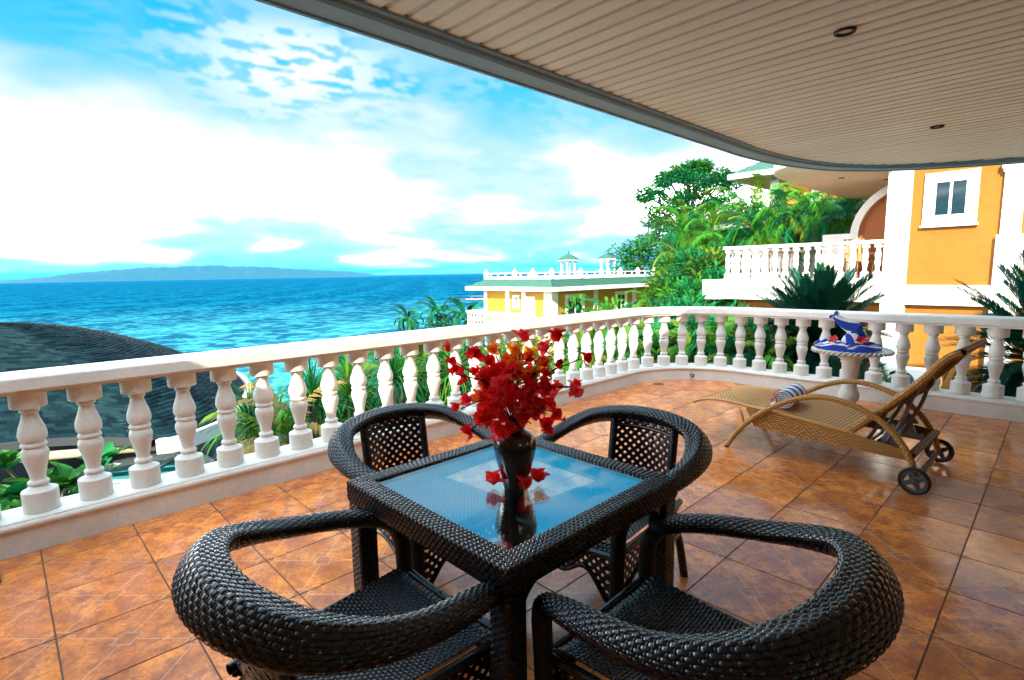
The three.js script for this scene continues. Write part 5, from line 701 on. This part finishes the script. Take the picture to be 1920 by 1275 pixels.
function tree(name, label, [x, y, z], h, w, { seed = 1, mats = [G.emerald, G.deep], per = 190, len = 0.34, wid = 0.13, clear = 0.35, levels = 26, cat = 'tree', spread = 1, group, cr = 0.17 } = {}) {
  const R = rng(seed), t = thing(name, label, cat, [x, y, z], 0, group), limbs = [], clumps = mats.map(() => []);
  const top = h, base = h * clear; limbs.push(trunkGeo(h * 0.72, 0.022 * h + 0.03, 0.008 * h + 0.01, [(R() - 0.5) * w * 0.2, (R() - 0.5) * w * 0.2], 8));
  const tr = mesh('trunk', limbs[0], bark, t), L = [];
  for (let i = 0; i < levels; i++) { const f = (i + 0.5) / levels, a = i * 2.4 + R(), yy = mix(base, top, Math.pow(f, 0.85)), prof = Math.pow(Math.sin(Math.PI * clamp(0.16 + 0.80 * f)), 0.7), rad = w * 0.5 * prof * (0.45 + 0.6 * R()) * spread, c = [rad * Math.cos(a), yy + (R() - 0.5) * h * 0.08, rad * Math.sin(a)], cr2 = w * cr * (0.7 + 0.6 * R()); clumps[i % mats.length].push([...c, cr2]); const s = [0, mix(base * 0.8, yy, 0.45), 0]; L.push(tube([s, [c[0] * 0.45, mix(s[1], c[1], 0.45) + 0.05 * h, c[2] * 0.45], [c[0] * 0.85, c[1] - cr2 * 0.2, c[2] * 0.85]], 0.005 * h + 0.004, 8, 5)); }
  mesh('limbs', L, bark, tr); mats.forEach((m, i) => { if (clumps[i].length) mesh('crown', leafCloud(clumps[i], per, len, wid, seed + i), m, t); }); return t;
}
function shrub(name, label, [x, y, z], w, h, { seed = 1, mats = [G.emerald], per = 420, len = 0.14, wid = 0.06, n = 10, group, cat = 'shrub', flowers = null } = {}) {
  const R = rng(seed), t = thing(name, label, cat, [x, y, z], 0, group), cl = mats.map(() => []); for (let i = 0; i < n; i++) { const a = i * 2.4, q = Math.sqrt((i + 0.5) / n) * w * 0.42; cl[i % mats.length].push([q * Math.cos(a), h * (0.25 + 0.6 * (1 - (i / n) * 0.6) * (0.6 + 0.5 * R())), q * Math.sin(a), w * 0.24 * (0.8 + 0.5 * R())]); }
  mesh('stem', cl.flat().map(c => bar([c[0] * 0.2, 0, c[2] * 0.2], [c[0] * 0.9, c[1], c[2] * 0.9], 0.012 * w, 5)), bark, t); mats.forEach((m, i) => mesh('foliage', leafCloud(cl[i], per / (w * w * 0.25 + 0.3), len, wid, seed + i, { out: 0.6, flat: 0.9 }), m, t));
  if (flowers) mesh('flowers', leafCloud(cl[0].map(c => [c[0], c[1] + 0.05, c[2], c[3] * 1.15]), 30, 0.07, 0.06, seed + 9), flowers, t); return t;
}
function yucca(label, [x, y, z], { n = 70, s = 1, h = 2.5, seed = 1, mats = [G.emerald, G.bright], group, heads = 1 } = {}) {
  const R = rng(seed), gy = ground(x, z), base = Math.min(y - 0.5, Math.max(gy, y - h)), t = thing('spiky_plant', label, 'plant', [x, base, z], R() * 6, group);
  for (let q = 0; q < heads; q++) { const dx = q ? (R() - 0.5) * 0.9 * s : 0, dz = q ? (R() - 0.5) * 0.9 * s : 0, hy = y - base - (q ? R() * 0.5 : 0); mesh('trunk', trunkGeo(hy, 0.06, 0.045, [dx, dz], 10), bark, t); const parts = mats.map(() => []), m = Math.round(n / heads); for (let i = 0; i < m; i++) { const f = i / m, up = mix(1.35, -0.65, Math.pow(f, 0.9)) + (R() - 0.5) * 0.2, g = new THREE.Object3D(); g.rotation.order = 'YXZ'; g.rotation.set(-up, i * 2.39996, (R() - 0.5) * 0.5); g.scale.setScalar(s * (0.8 + 0.4 * R())); g.position.set(dx, hy, dz); const k = mesh('leaf', swords[Math.floor(R() * 4)], mats[Math.floor(R() * mats.length)], t); k.position.copy(g.position); k.rotation.copy(g.rotation); k.scale.copy(g.scale); } }
  return t;
}
function cycad(label, [x, y, z], { n = 54, s = 1, seed = 1, mats = [G.teal, G.deep], lo = -0.9, hi = 1.35, h = 2.2 } = {}) { const t = thing('cycad', label, 'plant', [x, y - h, z]); mesh('trunk', trunkGeo(h, 0.2, 0.17, [0, 0], 24), bark, t); crown(t, cycadFronds, mats, n, seed, s, h, lo, hi); return t; }

// coconut palms down by the shore
[[-66.8, -5.0, -44.1, 'coconut palm by the shore, leftmost of the three against the sea'], [-60.4, -4.0, -44.5, 'coconut palm by the shore, the tallest in the middle of the three'], [-54.0, -4.2, -43.6, 'coconut palm by the shore, rightmost of the three beside the yellow house']].forEach(([x, y, z, l], i) => palm('coconut_palm', l, [x, y, z], y + 14.6, { n: 20, mat: [G.deep, G.deep, G.emerald], geos: cocoFronds, s: [0.85, 1.05, 1.1][i], seed: 400 + i, lean: [(i - 1) * 0.8, 0.4], r: 0.16, shaft: false, group: 'coconut palms by the shore' }));
[[-62, -36, 2.6, 6.2], [-57.5, -38.5, 3.2, 7.0], [-52, -37, 3.6, 7.2], [-64, -45, 3.0, 6.4], [-55, -33, 2.9, 5.6], [-48, -35, 4.6, 7.5], [-46, -42, 5.4, 8]].forEach(([x, z, h, w], i) => tree('shore_tree', ['low green shore tree at the left end of the coastal row', 'low green shore tree under the left coconut palm', 'green shore tree under the middle coconut palm', 'low shore tree behind the leftmost coconut palm', 'small shore tree in front of the coconut palms', 'green shore tree in front of the rightmost coconut palm', 'taller shore tree between the coconut palms and the yellow house'][i], [x, -13.6 + (i > 4 ? 1.2 : 0) + 2.2, z], h + 1.5, w, { seed: 500 + i, mats: [G.deep, G.emerald], per: 40, len: 0.5, wid: 0.25, clear: 0.2, levels: 16, group: 'shore trees' }));

// the big tree, the round tree and the palms on the slope
tree('tall_tree', 'tall loose-crowned green tree against the sky left of the palms', [-21.06, -2, -39.77], 11.6, 6.9, { seed: 21, mats: [G.emerald, G.bright, G.emerald], per: 520, len: 0.34, wid: 0.13, clear: 0.44, levels: 64, cr: 0.11, spread: 1.15 });
tree('round_tree', 'dense round green tree beside the roof terrace with the kiosks', [-21.3, -1.2, -33.3], 4.7, 3.9, { seed: 23, mats: [G.bright, G.emerald], per: 170, len: 0.30, wid: 0.16, clear: 0.42, levels: 30, cr: 0.19 });
palm('palm_tree', 'tall palm with a thick green shaft right of the tall tree', [-8.6, 3.2, -21.6], 5.4, { n: 22, s: 1.0, seed: 31, mat: [G.bright, G.emerald, G.yellowgreen] });
palm('palm_tree', 'feathery palm behind the left end of the white veranda rail', [-7.3, 2.7, -20.9], 4.6, { n: 24, s: 0.85, seed: 32, mat: [G.bright, G.yellowgreen, G.emerald] });
palm('palm_tree', 'bushy palm in front of the hillside house wall', [-6.2, 2.9, -20.6], 4.6, { n: 24, s: 0.8, seed: 33, mat: [G.emerald, G.bright] });
palm('palm_tree', 'spreading palm below the tall tree', [-12.0, 2.9, -22.6], 5, { n: 24, s: 1.0, seed: 34, mat: [G.bright, G.emerald, G.yellowgreen] });
palm('palm_tree', 'pale green palm in front of the lower hip roof', [-10.2, 2.7, -21.4], 5, { n: 22, s: 0.9, seed: 35, mat: [G.yellowgreen, G.bright] });
palm('palm_tree', 'slender palm with bare pale trunk and hanging fronds left of the veranda', [-10.4, 1.55, -19.4], 4.6, { n: 13, s: 0.85, seed: 36, mat: [G.yellowgreen, G.bright], r: 0.085 });
palm('palm_tree', 'full palm between the hip roofs and the white veranda rail', [-9.3, 2.9, -23.4], 5.6, { n: 30, s: 1.0, seed: 51, mat: [G.emerald, G.bright, G.emerald] });
palm('palm_tree', 'dense palm close to the back of the veranda roof', [-5.4, 3.0, -21.3], 4.6, { n: 30, s: 0.8, seed: 52, mat: [G.bright, G.emerald, G.yellowgreen] });
palm('palm_tree', 'short full palm directly behind the middle of the veranda rail', [-7.9, 2.2, -20.2], 4, { n: 30, s: 0.75, seed: 53, mat: [G.bright, G.yellowgreen, G.emerald] });
palm('palm_tree', 'arching palm in front of the yellow house with the green roof', [-12.3, -1.1, -17.4], 2.4, { n: 22, s: 0.85, seed: 37, mat: [G.yellowgreen, G.bright, G.emerald], lean: [0.3, 0] });
palm('palm_tree', 'low feathery palm between the green roofed house and the bare trunk', [-10.4, -0.5, -17.8], 2.8, { n: 22, s: 0.8, seed: 38, mat: [G.bright, G.yellowgreen] });
[[-11.4, -21.7, 3.0, 4.0, 'dense shrub below the tall tree'], [-11.0, -20.4, 3.0, 3.8, 'bushy green shrub behind the bare palm trunk'], [-9.1, -18.6, 3.2, 3.9, 'leafy shrub left of the white planter'], [-8.0, -16.6, 2.8, 2.8, 'light green shrub under the corner of the veranda'], [-12.4, -27.0, 4.2, 5.2, 'tall dense shrub filling the slope behind the palms'], [-10.6, -24.6, 3.6, 4.2, 'dense shrub in front of the hillside house corner']].forEach(([x, z, w, h, l], i) => shrub('slope_shrub', l, [x, ground(x, z) - 0.1, z], w, h, { seed: 600 + i, mats: [[G.emerald, G.bright], [G.bright, G.yellowgreen], [G.emerald, G.yellowgreen]][i % 3], per: 1500, len: 0.26, wid: 0.10, n: 18, group: 'shrubs on the slope' }));

// right of the corner: cycads, bananas and hedge close behind the far run of balusters
cycad('large dark cycad rising behind the rail in front of the yellow house', [-2.78, 0.28, -9.6], { n: 210, s: 0.96, hi: 1.5, seed: 41, lo: -1.1 });
cycad('dark cycad at the right edge behind the balusters', [-0.05, 0.42, -8.75], { n: 150, s: 0.95, seed: 43, lo: -1.1 });
const RH = [[-3.35, -9.0], [-3.95, -8.9], [-4.6, -8.9], [-5.15, -8.6], [-5.5, -8.0], [-5.75, -7.3]];
RH.forEach(([x, z], i) => { const t = thing('fern_palm', ['fern-like palm left of the dark cycad', 'bright fern-like palm behind the straight run of balusters', 'fern-like palm behind the start of the curve', 'fern-like palm behind the middle of the curve', 'fern-like palm behind the end of the curve', 'fern-like palm beyond the drain corner'][i], 'plant', [x, -1.9, z], i, 'fern-like palms behind the curved rail'); mesh('stem', trunkGeo(1.9, 0.08, 0.05, [0, 0], 8), bark, t); crown(t, fernFronds, [G.bright, G.emerald, G.yellowgreen], 22, 700 + i, 0.9, 1.95, -1.1, 1.3); crown(t, fernFronds, [G.emerald, G.bright], 16, 720 + i, 0.8, 1.1, -0.9, 1.0); });
[[-3.0, -10.4, 2.0, 2.5, 0], [-4.2, -10.2, 2.4, 2.9, 1], [-5.4, -9.7, 2.4, 2.9, 0], [-6.5, -8.6, 2.2, 2.4, 2], [-6.9, -7.4, 2.0, 2.1, 3], [-6.9, -6.4, 1.7, 1.9, 3], [-7.4, -9.9, 2.8, 3.0, 1]].forEach(([x, z, w, h, k], i) => shrub('garden_shrub', ['green hedge shrub behind the dark cycad', 'light green hedge shrub below the white planter', 'green hedge shrub behind the curve of the rail', 'yellow and green shrub behind the balusters left of the curve', 'yellow croton shrub behind the balusters near the flowers', 'yellow leaved croton to the left of its neighbour', 'tall light shrub behind the curve'][i], [x, -2.3, z], w, h + 0.5, { seed: 640 + i, mats: [[G.emerald, G.deep], [G.bright, G.emerald], [G.yellowgreen, G.bright], [G.croton, G.yellowgreen, G.emerald]][k], per: 1500, len: 0.17, wid: 0.075, n: 16, group: 'garden shrubs', flowers: k === 0 ? petalMats[4] : k === 2 ? petalMats[2] : null }));
shrub('small_plant', 'small green plant beside the air conditioner', [-1.25, -1.75, -13.3], 0.8, 0.9, { seed: 660, mats: [G.bright], per: 300, len: 0.12, wid: 0.06 });

// left run: spiky rosettes below the rail
const Y = [[-6.05, 0.12, -2.55, 0.95], [-6.5, -0.05, -3.25, 1.05], [-6.25, 0.18, -3.75, 0.95], [-6.9, 0.0, -4.3, 1.0], [-6.4, 0.05, -4.9, 1.0], [-7.2, -0.05, -5.3, 1.0], [-6.3, 0.2, -5.7, 0.95], [-7.4, -0.5, -3.2, 1.1], [-6.3, -0.55, -2.75, 1.0], [-7.1, -0.65, -4.2, 1.1], [-6.6, -0.5, -5.2, 1.0], [-7.8, 0.0, -6.2, 1.1], [-6.5, -0.15, -2.0, 1.0], [-7.2, -0.5, -2.5, 1.1], [-7.4, -0.25, -3.0, 0.95], [-6.2, -0.8, -3.4, 1.0], [-6.1, -0.6, -4.4, 1.0], [-7.9, -0.25, -4.0, 1.0], [-8.0, -0.3, -4.8, 1.0], [-7.0, 0.0, -3.6, 0.95], [-7.6, -0.1, -5.9, 1.0], [-6.9, 0.02, -5.0, 0.95], [-8.4, -0.35, -5.6, 1.1], [-6.7, 0.05, -6.4, 0.95], [-7.5, -0.6, -3.6, 1.1]];
const YL = ['spiky green plant at the left end of the row, against the sea', 'spiky plant second from the left behind the balusters', 'tall spiky plant behind the far left chair', 'full spiky plant further back behind the far left chair', 'spiky plant left of the vase behind the balusters', 'spiky plant behind the red flowers', 'spiky plant right of the flowers behind the balusters', 'low spiky plant in the gap by the pavilion roof', 'low spiky plant in front of the pavilion fascia', 'low spiky plant behind the hoop of the far left chair', 'low spiky plant under the tall rosettes near the vase', 'spiky plant furthest along the left run', 'low spiky plant right beside the pavilion roof edge', 'small spiky plant below the edge of the pavilion roof', 'spiky plant against the water between two balusters', 'low spiky plant below the tall rosette behind the far left chair', 'low spiky plant just left of the vase', 'spiky plant far back in the middle of the left run', 'spiky plant far back left of the flowers', 'tall spiky plant above the far left chair', 'spiky plant behind the top of the flowers', 'tall spiky plant directly left of the flowers', 'wide spiky plant far back behind the vase', 'spiky plant close to the rail right of the flowers', 'spiky plant in the shade below the tall rosettes'];
Y.forEach(([x, y, z, s], i) => yucca(YL[i], [x, y, z], { n: 104, s, seed: 800 + i, mats: i % 3 === 1 ? [G.bright, G.yellowgreen, G.emerald] : [G.emerald, G.deep, G.bright], group: 'spiky plants below the left run' }));
[[-5.95, -2.2], [-7.6, -5.0], [-8.4, -4.2]].forEach(([x, z], i) => { const t = thing('fern_palm', ['pale fern-like palm beside the spiky plants at the left', 'fern-like palm among the spiky plants', 'fern-like palm behind the spiky plants'][i], 'plant', [x, -2.9, z], i, 'fern-like palms along the left run'); mesh('stem', trunkGeo(2.6, 0.08, 0.05, [0, 0], 8), bark, t); crown(t, fernFronds, i ? [G.emerald, G.yellowgreen] : [G.bright, G.yellowgreen, G.dry], 24, 760 + i, 1.0, 2.6, -1.0, 1.25); });
[[-7.6, -2.5, 2.0, 2.4], [-7.9, -3.4, 2.6, 3.2], [-8.4, -5.2, 3.0, 3.4], [-7.6, -6.9, 2.8, 3.2], [-9.6, -7.4, 3.6, 3.2], [-10.5, -9.6, 4, 3.2]].forEach(([x, z, w, h], i) => shrub('lower_shrub', ['dark green shrub at the edge of the pavilion pool', 'dark green shrub under the spiky plants near the pavilion', 'dark green shrub under the middle of the spiky row', 'dark green shrub under the right end of the spiky row', 'broad dark shrub on the slope beyond the spiky row', 'broad dark shrub furthest down the slope'][i], [x, ground(x, z), z], w, h, { seed: 860 + i, mats: [G.deep, G.emerald], per: 1800, len: 0.2, wid: 0.08, n: 16, group: 'dark shrubs on the slope' }));
{ // large-leaved tree at the lower left
  const R = rng(77), t = thing('broadleaf_tree', 'large-leaved glossy green tree behind the leftmost balusters', 'tree', [-6.6, -4.2, -0.2]); mesh('trunk', trunkGeo(3.6, 0.12, 0.07, [0.2, 0.1], 8), bark, t);
  const tips = []; for (let i = 0; i < 64; i++) { const a = R() * 6.28, q = 0.25 + 0.75 * R(); tips.push([0.75 + q * Math.cos(a) * 0.75, 2.9 + R() * 1.30, 0.05 + q * Math.sin(a) * 0.75]); } mesh('limbs', tips.map(p => tube([[0.1, 2.4, 0], [p[0] * 0.5, p[1] - 0.35, p[2] * 0.5], p], 0.014, 8, 5)), bark, t);
  const big = bract(0.20, 0.125, 0.03, R), mm = [G.ficus, G.emerald, leaf(0.05, 0.22, 0.03, 0.3)]; for (const p of tips) for (let k = 0; k < 9; k++) { const m = mesh('leaf', big, mm[Math.floor(R() * 3)], t, [p[0] + (R() - 0.5) * 0.08, p[1] + (R() - 0.5) * 0.08, p[2] + (R() - 0.5) * 0.08]); m.rotation.order = 'YXZ'; m.rotation.set(-0.9 + 1.1 * R(), k * 2.4 + R(), (R() - 0.5) * 0.6); m.scale.setScalar(0.75 + 0.5 * R()); }
  shrub('dark_shrub', 'dark shrub at the foot of the large-leaved tree', [-7.4, -4.4, 0.6], 3.4, 3.4, { seed: 880, mats: [G.deep], per: 1500, len: 0.2, wid: 0.1, n: 16 });
}
// foreshore on the far right, trees outside the frame that the window glass mirrors
renderer.render(scene, camera);
